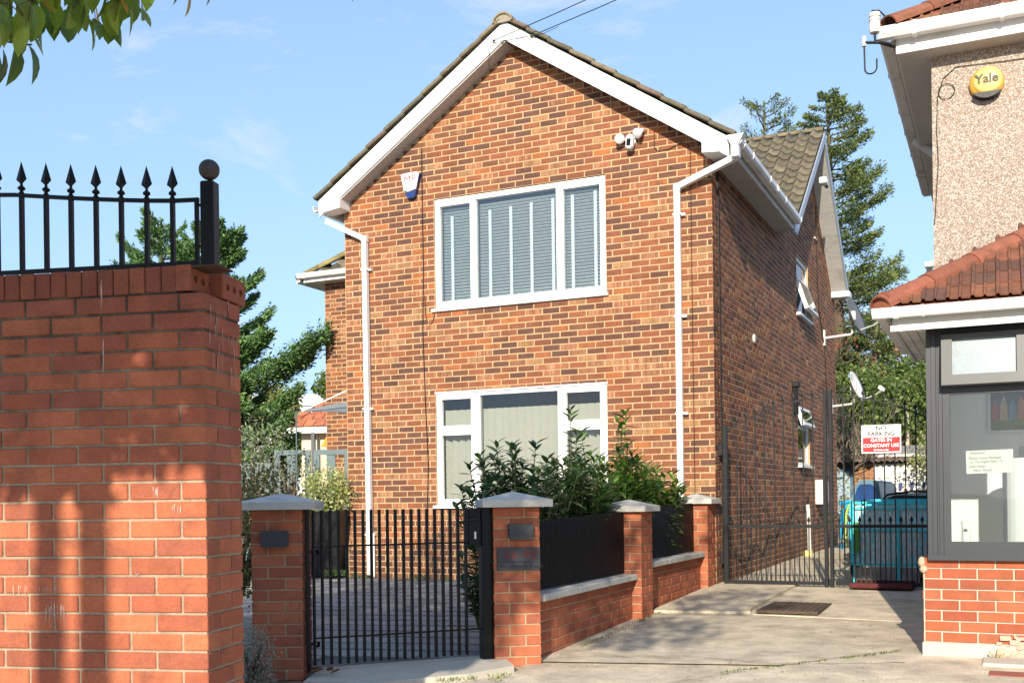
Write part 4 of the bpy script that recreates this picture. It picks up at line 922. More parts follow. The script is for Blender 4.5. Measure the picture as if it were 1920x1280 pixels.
MB().tube([(gl_ + 0.045, -0.02, 1.02), (gl_ + 0.045, -0.06, 1.02), (gl_ - 0.04, -0.06, 1.012), (gl_ - 0.06, -0.055, 1.012)], 0.010, 6).build('handle', IRON, lk_)
MB().box(gl_ + 0.03, gl_ + 0.045, -0.018, -0.014, 0.88, 0.93).build('keyhole', OFFWHITE, lk_)

# ------------------------------------------------------------------ double drive gates
def arc_z(u):     # top curve of the two leaves, u from the hinge to the centre
    t = (u - 0.13) / 1.05; return 1.90 + 0.33 * math.sin(min(1, max(0, t)) * math.pi / 2) ** 0.9
fin = MB().lathe([(0.004, -0.01), (0.009, 0.0), (0.004, 0.01)], 6)
fin.add([(0.02, 0, 0.035), (0, 0.006, 0.035), (-0.02, 0, 0.035), (0, -0.006, 0.035), (0, 0, 0.085), (0, 0, 0.005)], [(0, 1, 4), (1, 2, 4), (2, 3, 4), (3, 0, 4), (1, 0, 5), (2, 1, 5), (3, 2, 5), (0, 3, 5)]); finm = fin.mesh('finial', IRON)
def leaf_gate(label, M):
    t = thing('drive_gate', label, 'gate', M, 'pair of dark metal drive gates')
    MB().box(-0.026, 0.024, -0.025, 0.025, 0.155, 1.95, ch=0.003).build('hinge_stile', IRON, t)
    MB().box(1.075, 1.113, -0.03, 0.025, 0.15, 2.29, ch=0.003).build('meeting_stile', IRON, t)
    for z, nm in ((0.18, 'bottom_rail'), (0.80, 'middle_rail')): MB().box(0.024, 1.06, -0.02, 0.02, z, z + 0.034).build(nm, IRON, t)
    MB().tube([(u, 0, arc_z(u + 0.13) - 0.02) for u in np.linspace(0.0, 1.06, 14)], 0.011, 4).build('top_rail', IRON, t)
    for k in range(9):
        u = 0.126 + k * 0.1045
        o = MB().bar((u, 0, 0.19), (u, 0, arc_z(u + 0.13) - 0.02), 0.0125).build('bar', IRON, t); link('finial', finm, o, T(u, 0, arc_z(u + 0.13)))
    for k in range(10):
        u = 0.073 + k * 0.1045
        if u > 1.04: continue
        o = MB().bar((u, 0, 0.19), (u, 0, 0.84), 0.011).build('short_bar', IRON, t); link('finial', finm, o, T(u, 0, 0.845))
    return t
g1 = leaf_gate('dark metal drive gate leaf hinged at the corner of the brick house', HOUSE_M @ T(0.09, 0.1, 0))
g2 = leaf_gate('dark metal drive gate leaf carrying the NO PARKING sign', HOUSE_M @ T(2.335, 0.1, 0) @ SC(-1, 1, 1))
g2.scale = (1, 1, 1); g2.matrix_world = HOUSE_M @ T(2.335, 0.1, 0) @ RZ(math.pi)
MB().box(1.07, 1.10, -0.05, -0.03, 0.8, 1.5).build('drop_bolt', IRON, g1)
MB().box(-0.06, -0.03, -0.03, 0.03, 0.4, 0.52).box(-0.07, -0.03, -0.03, 0.03, 1.62, 1.74).build('hinge', IRON, g1)
sg = thing('no_parking_sign', 'white and red NO PARKING gates in constant use sign fixed to the drive gate', 'sign', HOUSE_M @ T(1.765, 0.055, 1.74))
MB().box(-0.2, 0.2, -0.006, 0, -0.15, 0.15, ch=0.002).build('board', WHT, sg); MB().box(-0.185, 0.185, -0.0075, -0.006, -0.135, 0.018).build('red_panel', material('sign_red', (0.62, 0.03, 0.035), 0.5, 0.03, 5), sg)
text('NO', 0.066, sg, T(0.0, -0.0068, 0.113), BLKT, bold=0.0018); text('PARKING', 0.066, sg, T(0.0, -0.0068, 0.053), BLKT, bold=0.0018, xs=1.0)
text('GATES IN', 0.05, sg, T(0.0, -0.0082, -0.012), WHT, bold=0.0009); text('CONSTANT USE', 0.05, sg, T(0.0, -0.0082, -0.07), WHT, bold=0.0009, xs=0.98); text('24 Hours a day', 0.024, sg, T(0.0, -0.0082, -0.115), WHT, bold=0.001)
mh = thing('manhole_cover', 'rusty ribbed metal manhole cover set in the drive', 'manhole cover', HOUSE_M @ T(1.17, -1.78, 0) @ RZ(0.0))
zmh = 0.15 * (5.2 - 1.78) / 5.2 + 0.025
RUST = material('rusty_iron', (0.09, 0.062, 0.045), 0.8, 0.35, 20, bump=0.6, bscale=60)
MB().box(-0.27, 0.27, -0.42, 0.42, zmh - 0.02, zmh + 0.004).build('frame', RUST, mh)
b = MB()
for i in range(9):
    for j in range(11): b.box(-0.24 + i * 0.054, -0.205 + i * 0.054, -0.39 + j * 0.0715, -0.335 + j * 0.0715, zmh + 0.004, zmh + 0.009)
b.build('tread', RUST, mh)

# ------------------------------------------------------------------ neighbour house on the right, with its glazed porch
nh = thing('neighbour_house', 'pebble-dashed house with red tiled roof and dark-framed glazed porch on the right', 'house', HOUSE_M)
PEB = bpy.data.materials.new('pebble_dash'); PEB.use_nodes = True; nt = PEB.node_tree; nt.nodes.clear(); N = nt.nodes.new; lk = nt.links.new
o = N('ShaderNodeOutputMaterial'); p = N('ShaderNodeBsdfPrincipled'); g = N('ShaderNodeNewGeometry'); v1 = N('ShaderNodeTexVoronoi'); v1.inputs['Scale'].default_value = 120; lk(g.outputs['Position'], v1.inputs['Vector'])
hs = N('ShaderNodeValToRGB'); e = hs.color_ramp.elements; e[0].position = 0.0; e[0].color = (0.34, 0.26, 0.2, 1); e[1].position = 0.16; e[1].color = (0.5, 0.38, 0.3, 1)
for ps, cl in ((0.5, (0.66, 0.55, 0.46, 1)), (0.68, (0.74, 0.67, 0.6, 1)), (0.86, (0.52, 0.36, 0.26, 1)), (0.94, (0.8, 0.75, 0.68, 1))): k = e.new(ps); k.color = cl
hs.color_ramp.interpolation = 'CONSTANT'; sp = N('ShaderNodeSeparateXYZ'); lk(v1.outputs['Color'], sp.inputs[0]); lk(sp.outputs[0], hs.inputs[0]); 
dk = N('ShaderNodeMapRange'); dk.inputs['From Min'].default_value = 0.0; dk.inputs['From Max'].default_value = 0.012; v1b = N('ShaderNodeTexVoronoi'); v1b.feature = 'DISTANCE_TO_EDGE'; v1b.inputs['Scale'].default_value = 120; lk(g.outputs['Position'], v1b.inputs['Vector'])
dk.inputs['From Max'].default_value = 0.12; dk.inputs['To Min'].default_value = 0.35; dk.inputs['To Max'].default_value = 0.86; lk(v1b.outputs['Distance'], dk.inputs['Value']); vm = N('ShaderNodeVectorMath'); vm.operation = 'SCALE'; lk(hs.outputs[0], vm.inputs[0]); lk(dk.outputs[0], vm.inputs['Scale']); lk(vm.outputs[0], p.inputs['Base Color'])
bp = N('ShaderNodeBump'); bp.inputs['Strength'].default_value = 1.0; bp.inputs['Distance'].default_value = 0.008; lk(v1b.outputs['Distance'], bp.inputs['Height']); lk(bp.outputs[0], p.inputs['Normal']); p.inputs['Roughness'].default_value = 0.85; lk(p.outputs[0], o.inputs[0])
NW = -2.25; NU = 2.43
MB().box(NU, 8, NW, 2.4, 2.0, 4.83).build('wall', PEB, nh)
MB().box(NU + 0.005, 8, NW + 0.4, 2.4, 0, 2.0).build('lower_wall', PEB, nh)
# upper eaves
MB().box(2.19, 8, -2.46, -2.44, 4.795, 4.94).build('fascia', WHITE, nh); MB().box(2.17, 2.19, -2.46, 2.6, 4.795, 4.94).build('fascia', OFFWHITE, nh)
MB().box(2.19, 8, -2.44, NW, 4.797, 4.81).box(2.19, NU, NW, 2.6, 4.797, 4.81).build('eaves_soffit', GREYWHITE, nh)
ga, gd3, gs3 = gutter('gutter', nh, (2.04, -2.53, 4.955), (8, -2.53, 4.955), 0.062); gutter_joint(ga, (2.72 + 0.25, -2.53, 4.955), gd3, gs3, 0.062); gutter_joint(ga, (2.32, -2.53, 4.955), gd3, gs3, 0.062)
gb_, gd4, gs4 = gutter('gutter', nh, (2.10, 2.6, 4.955), (2.10, -2.45, 4.955), 0.062, mat=OFFWHITE)
for v in (-1.6, -0.6, 0.1, 0.9, 1.7): gutter_joint(gb_, (2.10, v, 4.955), gd4, gs4, 0.062, mat=GREYWHITE)
MB().bar((2.12, 0.15, 4.86), (2.42, 0.15, 4.6), 0.06).bar((2.40, 0.15, 4.6), (2.40, 0.15, 0.3), 0.06).build('downpipe', OFFWHITE, nh)
def hip_roof(name, parent, mat, x0, x1, y0, y1, z0, rise, ridge_in):
    b = MB(); xm0 = x0 + ridge_in; zt_ = z0 + rise; ym = (y0 + y1) / 2
    b.add([(x0, y0, z0), (x1, y0, z0), (x1, y1, z0), (x0, y1, z0), (xm0, ym, zt_), (x1, ym, zt_)], [(0, 1, 5, 4), (2, 3, 4, 5), (3, 0, 4), (0, 3, 2, 1), (1, 2, 5)])
    return b.build(name, mat, parent)
TERR = (material('terracotta', (1, 1, 1), 0.85, 0.22, 10, bump=0.6, bscale=60, source='obj', col2=(0.12, 0.06, 0.04), amount=0.25), material('terracotta_mass', (1, 1, 1), 0.85, 0.22, 10, bump=0.6, bscale=60, source='attr', col2=(0.12, 0.06, 0.04), amount=0.25))
RS = 0.62
upr = hip_roof('roof', nh, material('roof_underlay', (0.2, 0.07, 0.04), 0.9, 0.2, 8), 2.13, 8.5, -2.5, 2.6, 4.98, 2.55 * RS, 2.55)
def tcol2(): return jit(random.choice([(0.2, 0.08, 0.045), (0.16, 0.07, 0.042), (0.24, 0.1, 0.055), (0.12, 0.06, 0.042)]), 0.15)
# double-roman tile: two flat pans with a raised roll
dr = MB(); prof = [(-0.115, 0.0), (-0.105, 0.022), (-0.08, 0.022), (-0.068, 0.004), (0.0, 0.002), (0.012, 0.018), (0.03, 0.018), (0.04, 0.002), (0.115, 0.0)]
vs = []
for y in (0, 0.36):
    for dz in (0.016, 0.0):
        for x, z in prof: vs.append((x, y, z + dz))
n = len(prof); fs = []
for i in range(n - 1): fs += [(i, i + 1, 2 * n + i + 1, 2 * n + i), (n + i, 3 * n + i, 3 * n + i + 1, n + i + 1), (i, n + i, n + i + 1, i + 1), (2 * n + i, 2 * n + i + 1, 3 * n + i + 1, 3 * n + i)]
fs += [(0, 2 * n, 3 * n, n), (n - 1, 2 * n - 1, 4 * n - 1, 3 * n - 1)]; dr.add(vs, fs)
ra = math.atan(RS)
def tile_slope(P, x0, x1, y0, z0, rows, hip=True, exp=0.27):
    for r in range(rows):
        d = r * exp; y = y0 + d * math.cos(ra); z = z0 + d * math.sin(ra); x = x0 + (y - y0 if hip else 0) + 0.08 - ((y - y0) % 0.15 if hip else 0)
        while x < x1: P.add(dr, T(x, y, z + random.uniform(-0.002, 0.003)) @ RX(ra - 0.045) @ SC(0.65, 0.85, 0.85), tcol2()); x += 0.15
UT = Pieces('roof_tile', 'roof_tiles', TERR); tile_slope(UT, 2.2, 5.0, -2.55, 4.99, 9)
hcap = MB(); vs = []
for y, r0 in ((0, 0.13), (0.46, 0.115)):
    for rr in (r0, r0 - 0.018):
        for i in range(9): t = math.pi * (i / 8 * 1.1 - 0.05); vs.append((rr * math.cos(t), y, rr * math.sin(t) * 0.9))
fs = []
for i in range(8): fs += [(i, i + 1, 19 + i, 18 + i), (9 + i, 27 + i, 28 + i, 10 + i), (i, 9 + i, 10 + i, i + 1), (18 + i, 19 + i, 28 + i, 27 + i)]
fs += [(0, 18, 27, 9), (8, 17, 35, 26)]; hcap.add(vs, fs)
hl = math.atan2(RS, math.sqrt(2))
for k in range(5): UT.add(hcap, T(2.12 + k * 0.42 * 0.65, -2.55 + k * 0.42 * 0.65, 5.0 + k * 0.42 * 0.65 * RS) @ RZ(-math.pi / 4) @ RX(hl) @ SC(0.8, 1, 0.75), jit((0.22, 0.085, 0.05), 0.1))
UT.finish(upr, 300)
MB().tube([(2.12, -2.5, 5.02), (2.09, -2.53, 5.1), (2.05, -2.56, 5.14), (2.0, -2.58, 5.14), (1.98, -2.57, 5.11), (2.0, -2.56, 5.09)], 0.007, 6).build('hip_iron', IRON, nh)
# porch
PV = -3.97; PW = PV
po = MB().box(NU, 5, PV + 0.006, PV + 0.22, 0.13, 0.70).box(NU + 0.0, NU + 0.2, PV + 0.22, NW, 0.13, 0.70).build('porch_wall', MORTAR_P, nh)
PB_ = Pieces('brick', 'brickwork', BR_RED)
def porch_col(x, z): c = random.choice([(0.36, 0.1, 0.045), (0.32, 0.085, 0.042), (0.39, 0.12, 0.055)]); return jit(c, 0.06)
wall_bricks(PB_, NU + 0.003, 4.8, 0.135, 0.705, porch_col, M=T(0, PV, 0), phase=1, rowh=0.0725)
wall_bricks(PB_, -NW, -PV, 0.135, 0.705, porch_col, M=T(NU - 0.006, 0, 0) @ RZ(-math.pi / 2), rowh=0.0725)
PB_.finish(nh, 300)
MB().box(NU - 0.01, 5, PV - 0.014, PV + 0.2, -0.1, 0.133).box(NU - 0.01, NU + 0.2, PV + 0.2, NW, -0.1, 0.133).build('plinth', THRESH, nh)
rd = random.Random(5); b = MB()
for _ in range(26): x = rd.uniform(2.90, 3.05); z = rd.uniform(0.05, 0.19); s = rd.uniform(0.01, 0.035); b.box(x - s, x + s, PV - 0.024 - rd.uniform(0, 0.004), PV - 0.008, z - s * 0.6, z + s * 0.6, ch=0.003)
b.build('mortar_patch', material('pink_render', (0.58, 0.36, 0.27), 0.9, 0.2, 30, bump=0.6), nh)
b = MB(); b.lathe([(0.0, -0.03), (0.02, -0.025), (0.028, 0.0), (0.02, 0.03), (0.005, 0.04)], 10, M=T(NU - 0.01, PV + 0.02, 0.68)); b.lathe([(0.0, -0.03), (0.02, -0.02), (0.03, 0.0), (0.02, 0.02), (0.005, 0.03)], 10, M=T(NU + 0.003, PV - 0.004, 0.635)); b.build('foam_lump', material('foam', (0.45, 0.34, 0.24), 0.9, 0.2, 40, bump=0.5), nh, smooth=True)
MB().box(2.80, 5, -4.30, PV - 0.02, -0.1, 0.055, ch=0.008).build('door_step', THRESH, nh)
for k in range(5): MB().box(2.84 + k * 0.30, 3.135 + k * 0.30, -4.62, -4.305, -0.1, 0.03, ch=0.004).build('step_tile', material('red_quarry', (0.3, 0.1, 0.07), 0.7, 0.2, 9), nh)
MB().tube([(3.075, -4.05, 0.2), (3.2, -4.1, 0.3), (3.3, -4.1, 0.4)], 0.009, 6).build('boot_scraper', BLACK, nh)
# dark frame: corner post, head, sill, lights
X0 = NU + 0.035
MB().box(X0, 5, PV - 0.055, PV + 0.05, 0.70, 0.735).build('window_sill', ANTH, nh)
MB().box(X0, X0 + 0.03, PV - 0.03, PV + 0.06, 0.735, 2.30).box(X0 + 0.032, X0 + 0.06, PV - 0.038, PV + 0.06, 0.735, 2.30).box(X0 + 0.062, X0 + 0.075, PV - 0.03, PV + 0.06, 0.735, 2.30).box(X0 + 0.077, X0 + 0.1, PV - 0.038, PV + 0.06, 0.735, 2.30).build('corner_post', ANTH, nh)
MB().box(X0, X0 + 0.06, PV + 0.065, NW, 0.735, 0.82).box(X0, X0 + 0.06, PV + 0.065, NW, 2.2, 2.30).box(X0, X0 + 0.06, NW - 0.1, NW, 0.82, 2.2).build('side_frame', ANTH, nh)
MB().box(X0 + 0.02, X0 + 0.026, PV + 0.065, NW - 0.1, 0.82, 2.2).build('side_pane', GLASS, nh)
XF = X0 + 0.102
pf = wall_shell('porch_window', [(XF, 0.735), (3.75, 0.735), (3.75, 2.30), (XF, 2.30)], [(XF + 0.045, 3.07, 0.825, 1.825), (XF + 0.035, 3.07, 1.90, 2.21), (3.13, 3.70, 0.825, 2.21)], 0.06, ANTH, nh, T(0, PV - 0.036, 0))
MB().box(XF + 0.04, 3.075, PV, PV + 0.006, 0.82, 1.83).build('pane', GLASS, nh); MB().box(3.125, 3.705, PV, PV + 0.006, 0.82, 2.215).build('pane', GLASS, nh)
s = MB(); q = (XF + 0.0, 3.095, 1.872, 2.215); w = 0.068
s.prism([(q[0], q[2]), (q[1], q[2]), (q[1] - w, q[2] + w), (q[0] + w, q[2] + w)], -0.03, 0.03); s.prism([(q[0] + w, q[3] - 0.03), (q[1] - w, q[3] - 0.03), (q[1], q[3]), (q[0], q[3])], -0.03, 0.03)
s.prism([(q[0], q[2]), (q[0] + w, q[2] + w), (q[0] + w, q[3] - 0.03), (q[0], q[3])], -0.03, 0.03); s.prism([(q[1] - w, q[2] + w), (q[1], q[2]), (q[1], q[3]), (q[1] - w, q[3] - 0.03)], -0.03, 0.03)
osash = s.build('sash', material('sash_grey', (0.085, 0.088, 0.09), 0.4, 0.06, 5), nh, M=T(0, PV - 0.055, 2.215) @ RX(-0.10) @ T(0, -0.03, -2.215))
MB().box(q[0] + w - 0.003, q[1] - w + 0.003, 0.0, 0.006, q[2] + w - 0.003, q[3] - 0.028).build('pane', material('obscure_glass', (0.19, 0.25, 0.28), 0.35, 0.15, 5, spec=0.4), osash)
# interior of the porch
INW = material('porch_white', (0.84, 0.84, 0.81), 0.7, 0.03, 5)
MB().box(NU + 0.06, 5, NW - 0.05, NW, 0.0, 2.3).box(NU + 0.1, 5, PV + 0.2, NW - 0.05, 0.02, 0.05).build('inner_wall', INW, nh)
MB().box(NU + 0.03, NU + 0.13, PV + 0.07, PV + 0.2, 0.70, 0.80).box(NU + 0.2, 3.6, PV + 0.07, PV + 0.22, 0.735, 0.79).build('inner_ledge', INW, nh)
MB().box(4.3, 4.36, PV + 0.06, NW - 0.05, 0, 2.3).box(NU + 0.06, 5, PV + 0.05, NW, 2.26, 2.3).build('inner_side', INW, nh)
v = thing('column', 'tall pale rounded unit standing inside the porch behind the glass', 'cabinet', HOUSE_M @ T(3.12, -2.95, 0.05)); MB().lathe([(0.19, 0), (0.19, 1.35), (0.18, 1.36)], 32).build('drum', INW, v, smooth=False)
v = thing('vase', 'small white vase with a dark sprig motif on the porch window ledge', 'vase', HOUSE_M @ T(2.70, PV + 0.14, 0.79)); MB().lathe([(0.028, 0), (0.03, 0.02), (0.027, 0.12), (0.033, 0.17), (0.028, 0.168)], 20).build('body', INW, v, smooth=True)
b = MB()
for a, l in ((0, 0.03), (0.6, 0.024), (-0.6, 0.024), (1.1, 0.018), (-1.1, 0.018)): b.add([(-0.004 * math.cos(a), -0.0315, 0.1 - 0.0), (l * 0.5 * math.sin(a) + 0.004, -0.032, 0.1 + l * 0.5 * math.cos(a)), (l * math.sin(a), -0.0315, 0.1 + l * math.cos(a)), (l * 0.5 * math.sin(a) - 0.004, -0.032, 0.1 + l * 0.5 * math.cos(a))], [(0, 1, 2, 3)])
b.build('motif', BLKT, v)
pic = thing('framed_picture', 'framed painting of a row of coloured houses on the porch back wall', 'picture', HOUSE_M @ T(3.0, NW - 0.06, 1.84))
MB().box(-0.17, 0.2, -0.02, 0, -0.2, 0.2).build('frame', WHITE, pic); MB().box(-0.15, 0.18, -0.024, -0.02, -0.18, 0.18).build('canvas', material('paint_dark', (0.05, 0.09, 0.14), 0.8, 0.4, 20), pic)
MB().box(-0.15, 0.18, -0.026, -0.024, -0.18, -0.09).build('painted_grass', material('paint_green', (0.16, 0.2, 0.08), 0.8, 0.3, 30), pic)
for k, c in enumerate([(0.35, 0.08, 0.06), (0.45, 0.35, 0.2), (0.12, 0.25, 0.3), (0.4, 0.18, 0.08), (0.2, 0.12, 0.25)]):
    x = -0.145 + k * 0.064; hh = 0.05 + (k % 2) * 0.03; MB().prism([(x, -0.1), (x + 0.055, -0.1), (x + 0.055, -0.02 + hh * 0.5), (x + 0.0275, 0.02 + hh), (x, -0.02 + hh * 0.5)], -0.028, -0.026).build('painted_house', material('paint_%d' % k, c, 0.8, 0.3, 30), pic)
sw = thing('light_switch', 'white light switch on the porch back wall under the picture', 'light switch', HOUSE_M @ T(3.13, NW - 0.055, 1.47)); MB().box(-0.07, 0.07, -0.012, 0, -0.05, 0.05, ch=0.003).build('plate', GREYWHITE, sw); MB().box(-0.015, 0.015, -0.018, -0.012, -0.02, 0.02).build('rocker', WHITE, sw)
nt_ = thing('paper_note', 'handwritten deliveries note taped inside the porch window', 'note', HOUSE_M @ T(2.855, PV + 0.0085, 1.365) @ RY(-0.02))
MB().box(-0.145, 0.145, 0.0, 0.001, -0.078, 0.078).build('sheet', material('paper', (0.6, 0.6, 0.56), 0.9, 0.03, 5), nt_)
INK = material('faded_ink', (0.07, 0.065, 0.06), 0.8, 0.2, 30)
for i, (tx, x, zz) in enumerate((('Deliveries', -0.12, 0.06), ('Please Leave Packages', -0.13, 0.026), ('on The Right Next To', -0.125, 0.0), ('GAS meter', -0.13, -0.03), ('Many Thanks', -0.105, -0.057))):
    text(tx, 0.024, nt_, T(x, -0.0005, zz), INK, name='handwriting', align='LEFT', shear=0.2, extrude=0.0002, xs=0.95)
# porch eaves and roof
MB().box(2.27, 5.2, PV - 0.24, PV - 0.22, 2.255, 2.36).box(2.27, 2.29, PV - 0.22, NW, 2.255, 2.36).build('fascia', GREYWHITE, nh)
MB().box(2.26, 5.2, PV - 0.262, PV - 0.24, 2.248, 2.285).build('fascia_trim', WHITE, nh)
for i in range(3): MB().box(2.29 + i * 0.062, 2.347 + i * 0.062, PV - 0.22, NW, 2.268, 2.278).build('soffit_board', OFFWHITE, nh)
MB().box(2.47, 5.2, PV - 0.22, PV, 2.268, 2.278).box(2.47, 5.2, PV - 0.04, PV + 0.05, 2.28, 2.4).build('eaves_soffit', BLACK, nh)
g5, d5, s5 = gutter('gutter', nh, (2.15, PV - 0.31, 2.37), (5.2, PV - 0.31, 2.37), 0.045); gutter_joint(g5, (2.30, PV - 0.31, 2.37), d5, s5, 0.045); gutter_joint(g5, (2.47, PV - 0.31, 2.37), d5, s5, 0.045, w=0.012)
g6, d6, s6 = gutter('gutter', nh, (2.2, NW, 2.37), (2.2, PV - 0.28, 2.37), 0.045, mat=OFFWHITE)
pr = MB(); pz = 2.41; dpt = NW - (PV - 0.28)
pr.add([(2.22, PV - 0.28, pz), (6, PV - 0.28, pz), (6, NW, pz + dpt * RS), (2.22 + dpt, NW, pz + dpt * RS), (2.22, NW, pz), (6, NW, pz)], [(0, 1, 2, 3), (4, 0, 3), (0, 4, 5, 1)])
prr = pr.build('porch_roof', MATS['roof_underlay'], nh)
PT2 = Pieces('roof_tile', 'roof_tiles', TERR); tile_slope(PT2, 2.30, 3.9, PV - 0.30, pz + 0.012, 8, exp=0.2)
for k in range(6): PT2.add(hcap, T(2.20 + k * 0.40 * 0.68, PV - 0.29 + k * 0.40 * 0.68, pz + 0.0 + k * 0.40 * 0.68 * RS) @ RZ(-math.pi / 4) @ RX(hl) @ SC(0.78, 1, 0.7), jit((0.24, 0.085, 0.05), 0.12))
PT2.finish(prr, 300)
MB().lathe([(0.08, 0), (0.085, 0.01), (0.0, 0.012)], 16, M=T(2.215, PV - 0.29, pz + 0.02) @ RZ(-math.pi / 4) @ RX(math.pi / 2)).build('hip_mortar', material('hip_end', (0.3, 0.1, 0.05), 0.9, 0.3, 30, bump=0.8), nh)
# fittings of the neighbour house
ya = thing('alarm_bell_box', 'round yellow Yale alarm box with black base on the pebble-dashed wall', 'alarm box', HOUSE_M @ T(2.85, NW, 4.5) @ SC(0.86, 0.86, 0.86))
MB().lathe([(0.152, 0), (0.155, 0.03), (0.14, 0.06), (0.1, 0.075), (0.0, 0.08)], 40).build('back_dome', material('yale_yellow_dark', (0.6, 0.33, 0.05), 0.35, 0.04, 5), ya, smooth=True, M=RX(math.pi / 2) )
MB().lathe([(0.128, 0.05), (0.128, 0.075), (0.09, 0.088), (0.0, 0.092)], 40).build('front_disc', material('yale_yellow', (0.75, 0.52, 0.17), 0.35, 0.04, 5), ya, smooth=True, M=T(0.01, 0, 0.012) @ RX(math.pi / 2))
b = MB(); pts = [(0.158 * math.cos(t), 0.158 * math.sin(t)) for t in np.linspace(math.pi * 1.22, math.pi * 1.78, 14)]; b.prism(pts, -0.1, 0.0); b.build('base_band', BLACK, ya)
text('Yale', 0.118, ya, T(0.0, -0.0945, 0.022), material('yale_ink', (0.05, 0.045, 0.03), 0.5, 0.05, 5), bold=0.003, extrude=0.0006)
cable('cable_loop', 'thin dark cable looping beside the yellow alarm box', [(4.2, NW - 0.01, 4.63), (3.0, NW - 0.01, 4.66), (2.62, NW - 0.01, 4.68), (2.52, NW - 0.012, 4.6), (2.475, NW - 0.012, 4.45), (2.465, NW - 0.012, 4.2), (2.475, NW - 0.012, 3.9), (2.455, NW - 0.012, 3.6), (2.44, NW - 0.012, 3.4)], 0.0035)
cable('cable_loop', 'coiled ring of dark cable on the pebble-dashed wall', [(2.545 + 0.063 * math.cos(t), NW - 0.014, 4.49 + 0.063 * math.sin(t)) for t in np.linspace(0, 2 * math.pi, 22)], 0.0035)
il = thing('wire_insulator', 'white wire insulator with a hanging metal hook on the roof corner', 'insulator', HOUSE_M @ T(2.05, -2.6, 4.86))
MB().lathe([(0.025, 0.1), (0.04, 0.105), (0.045, 0.13), (0.042, 0.2), (0.047, 0.205), (0.047, 0.222), (0.04, 0.228), (0.047, 0.235), (0.045, 0.265), (0.03, 0.27)], 16, M=T(-0.03, 0, -0.02)).build('body', OFFWHITE, il, smooth=False)
MB().tube([(-0.03, 0, 0.08), (-0.03, 0, 0.02), (0.1, 0.03, -0.02)], 0.012, 8).tube([(-0.11, 0, 0.02), (0.0, 0.0, 0.0), (0.12, 0.08, -0.03)], 0.018, 8, flat=0.6).build('bracket', IRON, il)
MB().lathe([(0.018, -0.03), (0.018, 0.05), (0.01, 0.055)], 10, M=T(-0.115, 0, 0.02)).build('clamp', OFFWHITE, il)
MB().tube([(-0.115, 0, 0.0), (-0.112, 0, -0.2)] + [(-0.065 - 0.047 * math.cos(t), 0, -0.2 - 0.045 * math.sin(t)) for t in np.linspace(0, math.pi, 9)] + [(-0.018, 0, -0.13)], 0.007, 6).build('hook', IRON, il)
bt = thing('wall_socket', 'grey-green cable box with hanging wires at the corner of the pebble-dashed wall', 'junction box', HOUSE_M @ T(2.40, NW - 0.03, 3.06)); MB().box(-0.04, 0.03, -0.04, 0.04, -0.02, 0.025, ch=0.006).build('lid', OFFWHITE, bt); MB().box(-0.025, 0.02, -0.03, 0.03, -0.06, -0.02).build('body', IRON, bt); MB().tube([(-0.01, 0, -0.05), (-0.015, 0, -0.3), (0.0, 0, -0.6)], 0.004, 5).tube([(0.01, 0, -0.05), (-0.0, 0, -0.3), (0.02, 0, -0.6)], 0.004, 5).build('wire', CABLE, bt)
# ------------------------------------------------------------------ behind the drive gate
BK = HOUSE_M
TEAL = material('turquoise_paint', (0.05, 0.58, 0.7), 0.45, 0.25, 9, bump=0.2, col2=(0.08, 0.45, 0.5), amount=0.3)
TEALD = material('turquoise_dark', (0.015, 0.2, 0.32), 0.5, 0.3, 12)
tr = thing('cage_trailer', 'turquoise cage trailer with mesh tailgate parked right behind the drive gate', 'trailer', BK @ T(1.37, 0.55, 0.15))
MB().box(0.02, 0.98, 0.02, 2.2, 0.22, 0.30).build('bed', TEALD, tr)
fr = MB()
for x in (0, 0.97):
    for y in (0, 1.1, 2.2): fr.box(x, x + 0.035, y, y + 0.035, 0.22, 0.93)
    for z in (0.22, 0.62, 0.91): fr.box(x, x + 0.035, 0, 2.22, z, z + 0.035)
for y in (2.2,): 
    for z in (0.22, 0.91): fr.box(0, 1.0, y, y + 0.035, z, z + 0.035)
fr.build('frame', TEAL, tr)
tg = MB()
for z in (-0.0, 0.22, 0.60, 0.84, 0.905): tg.box(0.04, 0.97, -0.03, -0.005, z, z + 0.022)
for x in (0.035, 0.5, 0.95): tg.box(x, x + 0.025, -0.03, -0.005, 0.0, 0.93)
tgo = tg.build('tailgate', TEAL, tr)
GALV = material('grey_mesh', (0.62, 0.6, 0.56), 0.6, 0.3, 30, col2=(0.25, 0.23, 0.2), amount=0.3)
b = MB(); rd = random.Random(9)
for i in range(26):
    x = 0.05 + i * 0.0358; pts = []
    for k in range(15): z = 0.01 + k * 0.064; pts.append((x + (0.0055 if (k + i) % 2 else -0.0055), -0.02, z))
    b.tube(pts, 0.0032, 3)
o = b.build('mesh_panel', GALV, tgo); o['kind'] = 'stuff'
for k in range(14):
    z = 0.24 + rd.random() * 0.5; x = rd.uniform(0.04, 0.8); w = rd.uniform(0.08, 0.2)
MB().box(0.05, 0.93, 0.0, 0.02, 0.24, 0.88).build('tarpaulin', material('blue_tarp', (0.1, 0.66, 0.85), 0.6, 0.5, 16, bump=0.6, bscale=20, col2=(0.62, 0.62, 0.58), amount=0.62, stretch=(3, 3, 1)), tr)
MB().box(0.05, 0.72, -0.002, 0.02, 0.03, 0.2, ch=0.004).build('load_crate', material('dark_load', (0.3, 0.27, 0.24), 0.8, 0.4, 10), tr)
